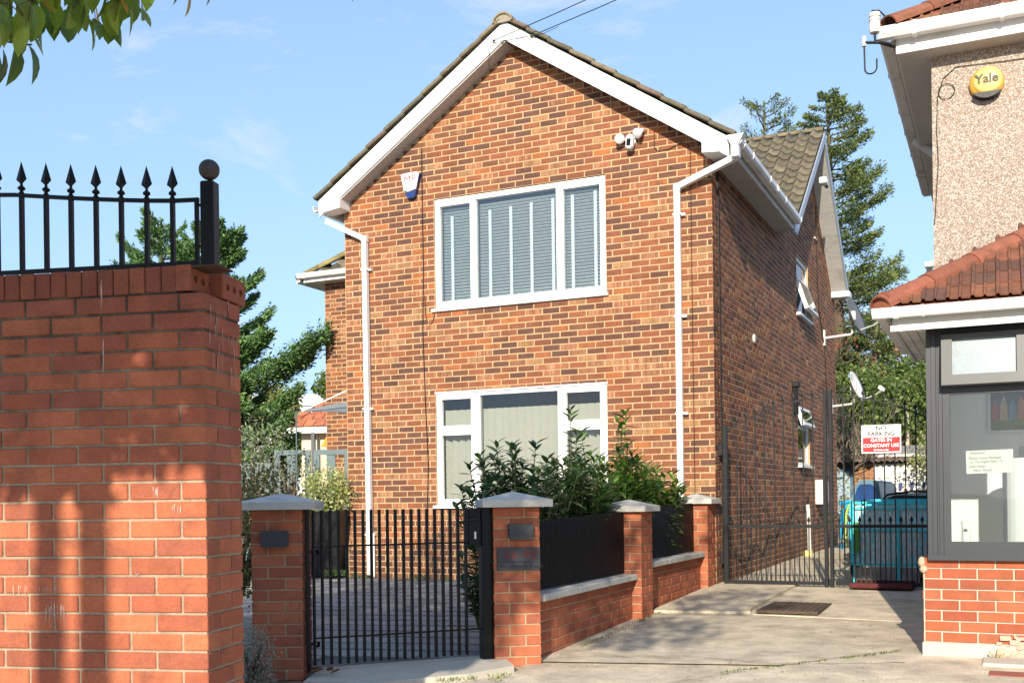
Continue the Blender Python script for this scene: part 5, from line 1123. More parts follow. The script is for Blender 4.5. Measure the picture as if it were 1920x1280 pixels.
for x in (-0.16, 1.0): 
    w = MB().lathe([(0.02, -0.06), (0.17, -0.06), (0.19, -0.03), (0.19, 0.03), (0.17, 0.06), (0.02, 0.06)], 20).build('wheel', material('tyre', (0.02, 0.02, 0.02), 0.8, 0.2, 20), tr, M=T(x + 0.08, 1.2, 0.2) @ RY(math.pi / 2))
MB().tube([(-0.02, -0.02, 0.9), (-0.07, -0.02, 0.82), (-0.09, -0.02, 0.6), (-0.08, -0.02, 0.4)], 0.018, 8).tube([(0.0, -0.02, 0.93), (-0.05, -0.02, 0.92), (-0.1, -0.04, 0.9)], 0.022, 8).build('hose', material('cyan_hose', (0.02, 0.3, 0.55), 0.4, 0.1, 5), tr)
MB().tube([(0.0, -0.03, 0.9), (-0.03, -0.03, 0.8), (-0.045, -0.03, 0.6), (-0.02, -0.03, 0.42)], 0.012, 8).build('cord', material('lime_cord', (0.35, 0.5, 0.08), 0.5, 0.1, 5), tr)
MB().box(0.045, 0.10, -0.045, -0.03, 0.36, 0.7).build('reflector_board', material('green_board', (0.06, 0.25, 0.04), 0.5, 0.2, 9), tr)
rp = thing('steel_ramp', 'dark red steel ramp lying on the ground under the drive gate', 'ramp', BK @ T(1.45, -0.14, 0.17)); MB().box(0, 0.62, 0, 0.5, 0.0, 0.012).box(0, 0.62, 0, 0.02, 0.0, 0.055).box(0, 0.62, 0.48, 0.5, 0.0, 0.055).build('channel', material('oxide_red', (0.09, 0.012, 0.012), 0.6, 0.25, 15), rp)
cr = thing('parked_van', 'pale turquoise classic camper with blue rear glass parked behind the trailer', 'van', BK @ T(0.98, 3.6, 0.0))
b = MB(); prof = [(0.0, 0.35), (1.55, 0.35), (1.58, 0.8), (1.5, 1.0), (1.3, 1.06), (0.1, 1.02), (-0.02, 0.8)]; b.prism(prof, 0, 3.6); b.build('body', TEAL, cr)
b = MB(); b.prism([(0.0, 1.02), (0.42, 1.06), (0.38, 1.32), (0.30, 1.36), (0.13, 1.36), (0.07, 1.28)], 0.1, 2.6); b.build('cab', material('grey_teal', (0.1, 0.2, 0.26), 0.4, 0.1, 5), cr)
MB().prism([(0.04, 1.07), (0.38, 1.07), (0.34, 1.26), (0.28, 1.30), (0.14, 1.30), (0.1, 1.25)], 0.08, 0.1).build('rear_window', material('blue_glass', (0.02, 0.06, 0.2), 0.08, 0.2, 5, spec=0.8), cr)
MB().tube([(0.44, 0.05, 1.08), (0.5, 0.05, 1.15), (0.8, 0.05, 1.19), (1.6, 0.05, 1.17)], 0.015, 6).tube([(0.44, 0.05, 1.06), (0.6, 0.05, 1.12), (1.6, 0.05, 1.10)], 0.02, 6).build('roof_bars', CABLE, cr)
MB().prism([(0.44, 1.03), (1.55, 1.05), (1.52, 1.13), (1.3, 1.17), (0.7, 1.17), (0.5, 1.12)], 0.1, 3.0).build('pop_top', material('pale_teal', (0.55, 0.68, 0.66), 0.5, 0.1, 5), cr)
for x in (0.0, 1.4):
    for y in (0.6, 2.9): MB().lathe([(0.02, -0.08), (0.26, -0.08), (0.3, -0.04), (0.3, 0.06), (0.02, 0.06)], 20).build('wheel', MATS['tyre'], cr, M=T(x + 0.08, y, 0.3) @ RY(math.pi / 2))
# outbuilding across the back
gr = thing('garage', 'low white-fronted garage with corrugated roof at the end of the drive', 'garage', BK @ T(0, 12, 0))
MB().box(0.44, 5, 0, 4, 0, 1.80).build('wall', material('white_render', (0.78, 0.77, 0.74), 0.8, 0.05, 4), gr)
MB().box(0.02, 0.44, 0.03, 4, 0, 1.86).build('brick_panel', MORTAR_H, gr); GP = Pieces('brick', 'brickwork', BR_HOUSE); wall_bricks(GP, 0.02, 0.44, 0.05, 1.8, lambda x, z: jit((0.3, 0.13, 0.075), 0.2), M=T(0, 0.024, 0)); GP.finish(gr, 60)
MB().box(-1.6, 0.02, 0.1, 4, 0, 1.86).build('side_wall', GREYPLASTIC, gr)
wf = MB().box(-0.55, -0.02, 0.04, 0.10, 0.5, 1.70).build('window', material('blue_frame', (0.05, 0.14, 0.25), 0.5, 0.1, 5), gr); MB().box(-0.5, -0.07, 0.02, 0.04, 0.55, 1.65).build('pane', material('sky_pane', (0.35, 0.45, 0.55), 0.12, 0.25, 3, spec=0.9), wf)
b = MB(); n = 60
for i in range(n):
    x = -1.8 + i * 0.12
    for k in range(4):
        xa, xb = x + k * 0.03, x + (k + 1) * 0.03; za, zb = 0.02 * math.cos(k * math.pi / 2), 0.02 * math.cos((k + 1) * math.pi / 2)
        b.add([(xa, -0.25, 1.87 + za), (xb, -0.25, 1.87 + zb), (xb, 2.2, 2.3 + zb), (xa, 2.2, 2.3 + za), (xa, -0.25, 1.855 + za), (xb, -0.25, 1.855 + zb)], [(0, 1, 2, 3), (4, 5, 1, 0)])
b.build('corrugated_roof', material('old_corrugated', (0.17, 0.115, 0.085), 0.9, 0.35, 5, col2=(0.3, 0.28, 0.25), amount=0.3), gr)
MB().box(0.42, 5, 0.25, 3.5, 2.0, 2.19).build('parapet', material('grey_felt', (0.16, 0.165, 0.18), 0.8, 0.1, 5), gr); MB().box(0.40, 5, 0.2, 0.25, 1.955, 2.01).build('parapet_trim', OFFWHITE, gr)
MB().box(-1.6, 5, -0.02, -0.0, 1.80, 1.85).build('fascia', GREYPLASTIC, gr)
fl = thing('bunting', 'string of small navy and white flags across the garage front', 'bunting', BK @ T(0, 11.9, 0))
MB().tube([(0.44, 0, 1.43), (1.2, 0, 1.41), (2.2, 0, 1.43)], 0.006, 4).tube([(0.44, 0, 1.26), (1.2, 0, 1.24), (2.2, 0, 1.26)], 0.006, 4).build('string', NAVY, fl)
for k in range(15): MB().box(0.47 + k * 0.115, 0.47 + k * 0.115 + 0.065, -0.012, -0.004, 1.27, 1.40).build('flag', WHT if k % 2 else NAVY, fl)
MB().box(1.02, 1.06, -0.012, 0, 1.05, 1.24).build('ribbon', RED, fl)
bs = thing('timber_post', 'pale timber post rising behind the garage roof', 'post', BK @ T(1.02, 13, 0)); MB().box(-0.045, 0.045, -0.045, 0.045, 0, 2.95).build('shaft', material('pale_timber', (0.45, 0.4, 0.3), 0.8, 0.2, 8), bs)

# ------------------------------------------------------------------ foliage helpers
def leaf_mb(L, W, fold=0.25, droop=0.15, serr=False):
    """leaf along +x from its base, midrib fold, 12-20 triangles"""
    b = MB(); st = [0, 0.12, 0.32, 0.55, 0.78, 0.93, 1.0]; wd = [0.03, 0.55, 0.95, 1.0, 0.66, 0.26, 0.0] if not serr else [0.03, 0.62, 1.0, 0.98, 0.62, 0.18, 0.0]
    vs = []
    for t, w in zip(st, wd):
        x = t * L; z = -droop * L * t * t; y = w * W / 2
        vs += [(x, 0, z), (x, y, z + y * fold), (x, -y, z + y * fold)]
    fs = []
    for i in range(len(st) - 2): a = i * 3; c = a + 3; fs += [(a, c, c + 1, a + 1), (a, a + 2, c + 2, c)]
    a = (len(st) - 2) * 3; fs += [(a, a + 3, a + 1), (a, a + 2, a + 3)]
    return b.add(vs, fs)
def orient(d, roll=0.0):
    d = Vector(d).normalized(); q = d.to_track_quat('X', 'Z').to_matrix().to_4x4(); return q @ RX(roll)
def mass_leaves(name, pts, size, mat, parent, cols, aspect=0.5, down=0.3, seed=1, kind='stuff', along=None):
    """many small two-triangle leaves at pts (numpy n,3) with random facing, joined into one mesh"""
    rs = np.random.RandomState(seed); n = len(pts); P = np.array(pts)
    d = rs.normal(size=(n, 3)); d[:, 2] -= down
    if along is not None: d = np.array(along) + d * 0.45
    d /= np.linalg.norm(d, axis=1)[:, None]; q = rs.normal(size=(n, 3)); s = np.cross(d, q); s /= np.linalg.norm(s, axis=1)[:, None] + 1e-9
    L_ = size * rs.uniform(0.6, 1.3, n)[:, None]; W_2 = L_ * aspect / 2; nrm = np.cross(d, s)
    v = np.stack([P, P + d * L_ * 0.5 + s * W_2, P + d * L_, P + d * L_ * 0.5 - s * W_2 + nrm * W_2 * 0.4], axis=1).reshape(-1, 3)
    me = bpy.data.meshes.new(name); idx = np.arange(n * 4).reshape(-1, 4)
    me.from_pydata(v.tolist(), [], idx.tolist()); me.materials.append(mat)
    cols = np.array(cols); ci = rs.randint(0, len(cols), n); c = cols[ci] * rs.uniform(0.75, 1.25, n)[:, None]
    c = np.concatenate([c, np.ones((n, 1))], axis=1); a = me.color_attributes.new('col', 'FLOAT_COLOR', 'POINT'); a.data.foreach_set('color', np.repeat(c, 4, axis=0).astype(np.float32).ravel())
    me.update(); return link(name, me, parent, kind=kind)
BARK = material('bark', (0.12, 0.085, 0.06), 0.9, 0.3, 12, bump=0.9, bscale=40, stretch=(1, 1, 0.3))
CON = leaf_mats('conifer', 0.15, 0.6, 0.25); DEC = leaf_mats('broadleaf', 0.35, 0.45, 0.2)
def twigs_tree(parent, n, base, R_, H_, seed):
    rd = random.Random(seed); b = MB(); ends = []
    for _ in range(n):
        a = rd.uniform(0, 6.28); e = rd.uniform(0.3, 1); p = Vector(base); tip = p + Vector((math.cos(a) * R_ * e, math.sin(a) * R_ * e, H_ * rd.uniform(0.4, 1)))
        m = p.lerp(tip, 0.5) + Vector((0, 0, H_ * 0.15)); b.tube([p, m, tip], [0.02, 0.012, 0.004], 5); ends.append((p, m, tip))
    b.build('stem', BARK, parent); return ends
# laurels behind the low wall: every leaf a piece
LAU = leaf_mats('laurel', 0.22, 0.28, 0.15)
LL = [leaf_mb(0.115, 0.04), leaf_mb(0.135, 0.044, 0.15, 0.3), leaf_mb(0.095, 0.035, 0.35, 0.05)]
def laurel(label, u, v, R_, zb, H_, nst, cols, seed, lim=300, tall=None, low=False):
    t = thing('laurel_shrub', label, 'shrub', HOUSE_M @ T(u, v, 0), 'laurel shrubs behind the low front wall'); rd = random.Random(seed); b = MB(); P = Pieces('leaf', 'foliage', LAU, smooth=True)
    random.seed(seed)
    for i in range(nst):
        a = rd.uniform(0, 6.28); rr_ = R_ * math.sqrt(rd.random()); h = H_ * rd.uniform(0.45, 1.0) * (1 - 0.35 * (rr_ / R_) ** 2)
        if tall and i < len(tall): a, rr_, h = tall[i]
        p0 = Vector((rr_ * 0.4 * math.cos(a), rr_ * 0.4 * math.sin(a), 0.15)); p2 = Vector((min(rr_ * math.cos(a) + rd.uniform(-0.05, 0.05), -0.21 - u), rr_ * math.sin(a), zb + h)); p0.x = min(p0.x, -0.25 - u); p1 = p0.lerp(p2, 0.55) + Vector((0, 0, 0.08))
        b.tube([p0, p1, p2], [0.009, 0.006, 0.003], 5)
        nl = int(16 + h * 34) ; start = max(0.25, 1 - 0.75)
        for k in range(nl):
            tt = 1 - (k / nl) * (0.86 if low else 0.62); p = (p0 * (1 - tt) ** 2 + p1 * 2 * tt * (1 - tt) + p2 * tt * tt)
            az = k * 2.4 + rd.uniform(-0.4, 0.4); up = 0.9 if tt > 0.93 else rd.uniform(-0.1, 0.6); d = Vector((math.cos(az), math.sin(az), up))
            M = T(*p) @ orient(d, rd.uniform(-0.4, 0.4)) @ SC(*(3 * [rd.uniform(0.75, 1.1)]))
            c = rd.choice(cols); c2 = jit(c, 0.2)
            if u + p.x > -0.22 and p.z < 1.06: continue
            P.add(rd.choice(LL), M, c2)
    b.build('stems', material('green_stem', (0.12, 0.14, 0.05), 0.7, 0.2, 20), t); P.finish(t, lim); return t
DKL = [(0.04, 0.09, 0.03), (0.055, 0.12, 0.035), (0.075, 0.15, 0.04), (0.045, 0.095, 0.04)]
MDL = [(0.07, 0.15, 0.03), (0.1, 0.2, 0.04), (0.13, 0.25, 0.05), (0.05, 0.11, 0.03)]
BRL = [(0.17, 0.33, 0.04), (0.23, 0.40, 0.06), (0.11, 0.22, 0.03), (0.08, 0.16, 0.03)]
laurel('dark green laurel shrub nearest the gate, spreading over the pillar', -0.62, -4.0, 0.5, 0.85, 0.80, 56, DKL, 11)
laurel('dark laurel shrub with one tall upright shoot before the ground floor window', -0.55, -3.05, 0.5, 0.85, 0.72, 64, MDL + DKL, 12, tall=[(0.3, 0.05, 1.08), (0.5, 0.1, 0.9)])
laurel('bright green laurel shrub beside the middle pier of the low wall', -0.5, -2.1, 0.52, 0.85, 0.85, 90, BRL + MDL, 13, tall=[(0.2, 0.12, 1.12), (0.9, 0.15, 1.0), (5.9, 0.1, 1.05), (3.0, 0.3, 0.95)])
laurel('low bright laurel shrub spilling over the fence panel nearest the house corner', -0.42, -1.1, 0.52, 0.85, 0.66, 84, BRL + MDL, 14)
laurel('low laurel growth seen through the gate bars beside the latch post', -0.72, -4.35, 0.3, 0.1, 0.85, 18, DKL, 15, lim=120, low=True)
# a few leaves poking through the fence slats
for k, (x, z, v) in enumerate(((0, 0.73, -4.42), (0, 0.83, -2.86), (0, 0.86, -1.85), (0, 0.79, -1.5), (0, 0.72, -1.25), (0, 0.665, -1.12), (0, 0.93, -0.75))):
    o = link('laurel_leaf', LL[k % 3].mesh('leaf', LAU[0]), None, HOUSE_M @ T(-0.145, v, z) @ orient((0.4, 1.0, -0.15), 1.2) @ SC(0.9, 0.9, 0.9)); o.matrix_world = o.matrix_local.copy(); o.color = (0.07, 0.17, 0.04, 1)
    tag(o, ('single green leaf poking out of the fence panel slats', 'yellow-green leaf at the right end of the first fence panel', 'drooping leaf high on the second fence panel', 'green leaf halfway down the second fence panel', 'leaf low on the second fence panel', 'leaf lying on the coping of the second wall bay', 'leaf near the right end of the second fence panel')[k], 'leaf', 'laurel leaves poking through the fence panels')

# planter and small shrubs in the yard
pl = thing('tall_planter', 'tall tapered black planter at the left corner of the brick house', 'planter', T(-2.42, 14.0, 0.17))
b = MB(); w0, w1, h = 0.17, 0.275, 0.86
b.add([(-w0, -w0, 0), (w0, -w0, 0), (w0, w0, 0), (-w0, w0, 0), (-w1, -w1, h), (w1, -w1, h), (w1, w1, h), (-w1, w1, h), (-w1 + .03, -w1 + .03, h), (w1 - .03, -w1 + .03, h), (w1 - .03, w1 - .03, h), (-w1 + .03, w1 - .03, h), (-w1 + .04, -w1 + .04, h - .08), (w1 - .04, -w1 + .04, h - .08), (w1 - .04, w1 - .04, h - .08), (-w1 + .04, w1 - .04, h - .08)],
      [(3, 2, 1, 0), (0, 1, 5, 4), (1, 2, 6, 5), (2, 3, 7, 6), (3, 0, 4, 7), (4, 5, 9, 8), (5, 6, 10, 9), (6, 7, 11, 10), (7, 4, 8, 11), (8, 9, 13, 12), (9, 10, 14, 13), (10, 11, 15, 14), (11, 8, 12, 15), (12, 13, 14, 15)])
b.build('pot', material('black_pot', (0.012, 0.012, 0.012), 0.4, 0.3, 10), pl, M=RZ(-0.2))
def bush(name, label, x, y, z, rx, ry, rz_, n, size, cols, seed, mats=DEC, aspect=0.5, group=None, stems=14, cat='shrub', clump=30, hollow=0.5):
    t = thing(name, label, cat, T(x, y, z), group); ends = twigs_tree(t, stems, (0, 0, 0), rx * 0.8, rz_ * 1.5, seed); rs = np.random.RandomState(seed); pts = []
    nc = max(1, n // clump)
    for _ in range(nc):
        d = rs.normal(size=3); d /= np.linalg.norm(d); r = rs.uniform(hollow, 1) ** 0.6 * rs.uniform(0.82, 1.08); c = d * r * np.array([rx, ry, rz_]) + np.array([0, 0, rz_]); s = size * 1.7
        pts.append(c + rs.normal(size=(clump, 3)) * s)
    mass_leaves('foliage', np.concatenate(pts), size, mats[1], t, cols, aspect, seed=seed); return t
bush('variegated_shrub', 'cream and green variegated shrub growing in the tall black planter', -2.42, 14.0, 0.95, 0.33, 0.3, 0.32, 3600, 0.045, [(0.5, 0.5, 0.18), (0.6, 0.58, 0.28), (0.22, 0.3, 0.08), (0.35, 0.42, 0.1)], 21)
bush('garden_shrub', 'olive green shrub behind the gate pillar cap on the left', -2.35, 9.2, 0.35, 0.55, 0.5, 0.55, 5200, 0.05, [(0.12, 0.13, 0.035), (0.17, 0.17, 0.045), (0.08, 0.1, 0.03), (0.22, 0.2, 0.06)], 22)
bush('olive_tree', 'silvery wispy olive shrub in front of the grey yard fence', -3.0, 12.2, 0.6, 0.55, 0.5, 0.8, 2600, 0.055, [(0.3, 0.32, 0.22), (0.4, 0.4, 0.28), (0.2, 0.24, 0.14)], 23, aspect=0.22, stems=26, clump=12, hollow=0.3)
bush('silver_plant', 'small silver-leaved plant at the foot of the hinge pillar', -1.62, 6.62, -0.03, 0.12, 0.12, 0.2, 2600, 0.022, [(0.3, 0.31, 0.24), (0.4, 0.4, 0.32), (0.2, 0.22, 0.16)], 24, aspect=0.3, stems=20, clump=20)
bush('dark_climber', 'dark twiggy climber on the grey yard gate', -3.45, 16.6, 0.9, 0.3, 0.15, 0.6, 500, 0.05, [(0.04, 0.05, 0.03), (0.1, 0.1, 0.05)], 26, stems=26, clump=6)
wl = MB(); rd = random.Random(4)
for k in range(30): b_ = blade_mb(5, 0.1, 0.08, k); wl.add(b_.v, b_.f, T(-2.3 + rd.uniform(-0.1, 0.1), 13.75 + rd.uniform(-0.08, 0.02), 0.2), col=(0.05, 0.11, 0.03, 1))
o = wl.build('weed_clump', WEED[1], color=True); tag(o, 'green weeds at the foot of the tall black planter', 'weeds'); o['kind'] = 'stuff'
dl = thing('dry_leaves', 'few curled brown leaves on the ground by the gate hinge', 'leaves', T(-1.27, 6.93, 0.04)); dl['kind'] = 'stuff'
b = MB(); lb_ = leaf_mb(0.07, 0.045, 0.6, -0.3)
for k in range(7): b.add(lb_.v, lb_.f, T(rd.uniform(-0.06, 0.1), rd.uniform(-0.08, 0.06), 0.01) @ RZ(rd.uniform(0, 6)) @ RX(rd.uniform(-0.5, 0.5)))
b.build('leaf_litter', material('dry_leaf', (0.16, 0.07, 0.035), 0.8, 0.3, 20), dl)
# grey yard fence and gate
yg = thing('yard_gate', 'grey slatted timber gate between the shrubs and the brick house', 'gate', T(-3.2, 17.2, 0.19))
for (x0_, x1_) in ((-0.62, -0.04), (0.02, 0.6), (0.7, 1.1)):
    p = MB().box(x0_, x1_, -0.03, 0.03, 1.72, 1.80).box(x0_, x1_, -0.03, 0.03, 0.1, 0.2).box(x0_, x0_ + 0.09, -0.03, 0.03, 0.2, 1.72).box(x1_ - 0.09, x1_, -0.03, 0.03, 0.2, 1.72).build('gate_frame', GREYPAINT, yg)
    k = x0_ + 0.2
    while k < x1_ - 0.15: MB().box(k, k + 0.14, -0.015, 0.015, 0.2, 1.72).build('board', GREYPAINT, yg); k += 0.24
yf = thing('yard_fence', 'grey close-boarded fence behind the olive shrub', 'fence', T(-3.85, 17.2, 0.19))
for k in range(22): MB().box(-k * 0.16 - 0.13, -k * 0.16 - 0.01, -0.012, 0.012, 0, 1.6 + 0.01 * (k % 2)).build('board', GREYPAINT, yf)
# neighbour bungalow beyond
bg_ = thing('bungalow', 'cream bungalow with orange tiled hip roof beyond the grey yard gate', 'bungalow', T(-6.15, 30, 0.1) @ RZ(-0.2))
MB().box(0.1, 7, 0.4, 5, 0, 3.0).build('wall', material('cream_render', (0.6, 0.52, 0.4), 0.85, 0.06, 4), bg_)
MB().box(-0.35, 7.3, 0.0, 0.06, 2.98, 3.16).build('fascia', WHITE, bg_); MB().box(-0.35, 7.3, 0.06, 0.4, 3.0, 3.02).build('eaves_soffit', GREYWHITE, bg_)
rfb = MB(); rfb.add([(-0.3, 0, 3.16), (7.3, 0, 3.16), (7.3, 3, 5.2), (2.4, 3, 5.2), (-0.3, 6, 3.16), (7.3, 6, 3.16)], [(0, 1, 2, 3), (0, 3, 4), (4, 3, 2, 5)]); rfo = rfb.build('roof', material('orange_underlay', (0.35, 0.12, 0.06), 0.9, 0.2, 8), bg_)
BT = Pieces('roof_tile', 'roof_tiles', TERR); bt_ = MB().box(-0.14, 0.14, 0, 0.36, 0, 0.03)
for r in range(10):
    for c in range(12):
        y = r * 0.28; x = -0.1 + c * 0.3 + (0.15 if r % 2 else 0)
        if x < -0.3 + y * 0.9: continue
        BT.add(bt_, T(x, y - 0.05, 3.17 + y * 0.68) @ RX(math.atan(0.68) - 0.04), jit((0.42, 0.15, 0.075), 0.15))
for k in range(8): BT.add(hcap, T(-0.32 + k * 0.34, -0.05 + k * 0.38, 3.2 + k * 0.38 * 0.68) @ RZ(-0.73) @ RX(0.46), jit((0.45, 0.17, 0.09), 0.1))
BT.finish(rfo, 150)
MB().box(0.55, 0.65, 0.0, 0.1, 0, 3.0).box(1.6, 1.66, -0.6, -0.54, 0, 2.7).build('downpipe', GREYPLASTIC, bg_)
MB().prism([(1.2, 2.55), (5, 2.55), (5, 2.85), (1.35, 2.8)], -0.9, 0.4).build('awning', material('orange_awning', (0.7, 0.28, 0.03), 0.7, 0.1, 5), bg_)
MB().box(1.3, 5, 0.3, 0.38, 0.2, 2.5).build('patio_doors', material('dark_glass', (0.03, 0.035, 0.04), 0.15, 0.3, 4, spec=0.8), bg_)
wh = thing('warehouse', 'distant flat white-roofed building beyond the trees', 'building', T(-19, 90, 0)); MB().box(-14, 9, 0, 20, 0, 9.6).box(-14.3, 9.3, -0.3, 0, 9.3, 10.2).build('wall', material('white_cladding', (0.85, 0.86, 0.88), 0.6, 0.03, 1), wh)

# ------------------------------------------------------------------ trees
def conifer(label, x, y, z0, H_, Rb, nb, cols, seed, n_per=90, size=0.16, up=0.5, top_thin=0.5, zmin=0.1, leanx=0.0, extra=(), bare=None, lump=1.0):
    t = thing('conifer_tree', label, 'conifer', T(x, y, z0), None); rd = random.Random(seed); rs = np.random.RandomState(seed)
    tr_ = MB(); size *= 0.55; n_per = int(n_per * 4.4)
    tr_.tube([(0, 0, 0), (leanx * 0.5, 0, H_ * 0.5), (leanx, 0, H_ * 0.97)], [H_ * 0.018, H_ * 0.011, 0.02], 8); pts = []; al = []; br = MB()
    items = []
    for i in range(nb):
        f_ = zmin + (1 - zmin) * (i + rd.random()) / nb; items.append((f_, rd.uniform(0, 6.28), Rb * (1 - f_) ** top_thin * rd.uniform(0.55, 1.12) * lump + 0.1))
    items += list(extra)
    for f_, a, l in items:
        p0 = Vector((leanx * f_, 0, H_ * f_)); dirv = Vector((math.cos(a), math.sin(a), 0)); upf = up * (0.6 + 0.8 * f_)
        m = p0 + dirv * l * 0.55 + Vector((0, 0, l * 0.12 * upf)); e = p0 + dirv * l + Vector((0, 0, l * 0.62 * upf)); br.tube([p0, m, e], [0.012 + l * 0.014, 0.01 + l * 0.006, 0.004], 5)
        if bare and bare(f_, a): continue
        n = int(n_per * l); tt = np.sqrt(rs.uniform(0.02, 1, n)); P = np.array(p0)[None] * ((1 - tt) ** 2)[:, None] + np.array(m)[None] * (2 * tt * (1 - tt))[:, None] + np.array(e)[None] * (tt ** 2)[:, None]
        side = np.array([-dirv.y, dirv.x, 0]); w = 0.30 * l * (1 - tt * 0.75) + 0.05
        # side sprays: offsets fan out and forward
        s = rs.uniform(-1, 1, n); off = s * w; P = P + side[None] * off[:, None] + np.array([0, 0, 1])[None] * (rs.normal(size=n) * 0.05 * l + np.abs(s) * 0.06 * l - 0.02)[:, None] + np.array(dirv)[None] * (np.abs(off) * 0.5)[:, None]
        pts.append(P); al.append(np.array(dirv)[None] * 0.9 + side[None] * (s * 0.9)[:, None] + np.array([0, 0, 0.45 * upf])[None] + np.zeros((n, 3)))
    n = int(60 + 30 * H_); tt = rs.uniform(0.85, 1.0, n); pts.append(np.stack([leanx * tt + rs.normal(size=n) * 0.1 * (1.02 - tt) * H_ * 0.3, rs.normal(size=n) * 0.1 * (1.02 - tt) * H_ * 0.3, tt * H_], axis=1)); al.append(np.tile([0, 0, 1.2], (n, 1)))
    tr_.build('trunk', BARK, t); br.build('limbs', BARK, t)
    mass_leaves('crown', np.concatenate(pts), size, CON[1], t, cols, 0.34, down=0.0, seed=seed, along=np.concatenate(al)); return t
GC = [(0.1, 0.2, 0.06), (0.13, 0.25, 0.07), (0.06, 0.13, 0.05), (0.17, 0.29, 0.08)]
# left: tall cypress behind the garden wall with one long arm reaching right
conifer('large green conifer behind the tall garden wall with one long arm reaching right', -5.1, 18.5, 0.1, 5.75, 1.35, 120, GC, 31, n_per=260, size=0.15, up=0.75, top_thin=0.42,
        extra=[(0.53, -0.05, 1.95), (0.52, -0.2, 1.75), (0.50, 0.1, 1.6), (0.41, -0.1, 1.45), (0.34, -0.15, 1.3), (0.27, -0.1, 1.15), (0.6, -0.3, 1.0)])
conifer('slimmer pale-tipped conifer behind the railing on the left', -6.25, 19.2, 0.1, 6.15, 1.35, 100, GC, 32, n_per=210, size=0.13, up=0.8, top_thin=0.45)
GR = [(0.12, 0.17, 0.05), (0.17, 0.23, 0.065), (0.08, 0.12, 0.045), (0.23, 0.27, 0.08)]
conifer('tall ragged conifer rising behind the side gable of the brick house', 9.2, 29.0, 0.1, 11.9, 2.25, 135, GR, 33, n_per=95, size=0.17, up=0.35, top_thin=0.42, zmin=0.36, leanx=-0.5, lump=1.0)
conifer('thin-topped conifer whose tip shows above the rear roof ridge', 7.35, 30.5, 0.1, 12.3, 1.9, 50, GR, 34, n_per=50, size=0.15, up=0.55, top_thin=0.35, zmin=0.62)
conifer('dark lower conifer boughs behind the porch gutter', 9.6, 28.0, 0.1, 5.6, 1.8, 50, GR, 35, n_per=130, size=0.17, up=0.3, zmin=0.3)
def bare_tree(label, x, y, z0, H_, R_, n, seed, leafy=None, spread=1.0):
    t = thing('bare_tree', label, 'tree', T(x, y, z0)); rd = random.Random(seed); b = MB(); tips = []
    def grow(p, d, l, r, lv):
        q = p + d * l; b.tube([p, p.lerp(q, 0.5) + Vector((rd.uniform(-1, 1), rd.uniform(-1, 1), 0)) * l * 0.06, q], [r, r * 0.8, r * 0.6], 4 if lv else 7, caps=False)
        if lv >= 4: tips.append(q); return
        for _ in range(3 if lv < 3 else 4):
            nd = (d + Vector((rd.gauss(0, 0.5), rd.gauss(0, 0.5), rd.gauss(0.15, 0.3))) * spread).normalized(); grow(p.lerp(q, rd.uniform(0.5, 1)), nd, l * rd.uniform(0.6, 0.85), r * 0.55, lv + 1)
    for _ in range(n): grow(Vector((rd.uniform(-0.2, 0.2), 0, 0)), Vector((rd.gauss(0, 0.3), rd.gauss(0, 0.3), 1)).normalized(), H_ * 0.3, H_ * 0.012, 0)
    b.build('branches', material('grey_twig', (0.2, 0.165, 0.125), 0.9, 0.3, 8), t)
    if leafy:
        rs = np.random.RandomState(seed); T_ = np.array([tuple(q) for q in tips]); T_ = T_[rs.randint(0, len(T_), leafy[0])] + rs.normal(size=(leafy[0], 3)) * 0.12; mass_leaves('crown', T_, leafy[1], DEC[1], t, leafy[2], 0.6, seed=seed)
    return t
bare_tree('tangled bare grey tree behind the side of the brick house', 6.6, 23.5, 0.1, 4.6, 1.6, 9, 41, spread=1.2)
bare_tree('second tangle of bare grey branches beside the leafy hedge trees', 7.35, 24.5, 0.1, 4.0, 1.6, 8, 42, spread=1.3)
bare_tree('sparse tree with reddish twigs above the rear roof on its left', 6.55, 30.0, 3.0, 7.8, 1.2, 3, 43, leafy=(700, 0.12, [(0.25, 0.09, 0.06), (0.12, 0.12, 0.05)]), spread=0.8)
bare_tree('sparse reddish-leaved tree at the right edge of the ragged conifer', 9.3, 29.0, 1.2, 6.2, 1.2, 3, 44, leafy=(900, 0.14, [(0.3, 0.1, 0.06), (0.2, 0.12, 0.06)]), spread=0.8)
def leafy_tree(label, x, y, z0, H_, rx, rz_, n, cols, seed, size=0.14, group=None, trunk=0.12):
    t = thing('leafy_tree', label, 'tree', T(x, y, z0), group); rd = random.Random(seed); rs = np.random.RandomState(seed); b = MB()
    b.tube([(0, 0, 0), (0.1, 0, H_ * 0.4), (0, 0, H_ * 0.7)], [trunk, trunk * 0.8, trunk * 0.4], 8); cen = []
    for _ in range(26):
        d = rs.normal(size=3); d /= np.linalg.norm(d); c = d * rs.uniform(0.45, 0.9) * np.array([rx, rx, rz_]) + np.array([0, 0, H_ - rz_]); cen.append((c, rs.uniform(0.22, 0.42) * rx)); b.tube([(0, 0, H_ * 0.45), tuple(c * 0.5 + np.array([0, 0, H_ * 0.25])), tuple(c)], [trunk * 0.4, trunk * 0.25, 0.01], 5)
    pts = []
    for c, r in cen:
        k = n // 26; d = rs.normal(size=(k, 3)); d /= np.linalg.norm(d, axis=1)[:, None]; pts.append(c + d * r * rs.uniform(0.55, 1.1, k)[:, None] * np.array([1, 1, 0.8]))
    b.build('trunk', BARK, t); mass_leaves('crown', np.concatenate(pts), size, DEC[1], t, cols, 0.6, seed=seed); return t
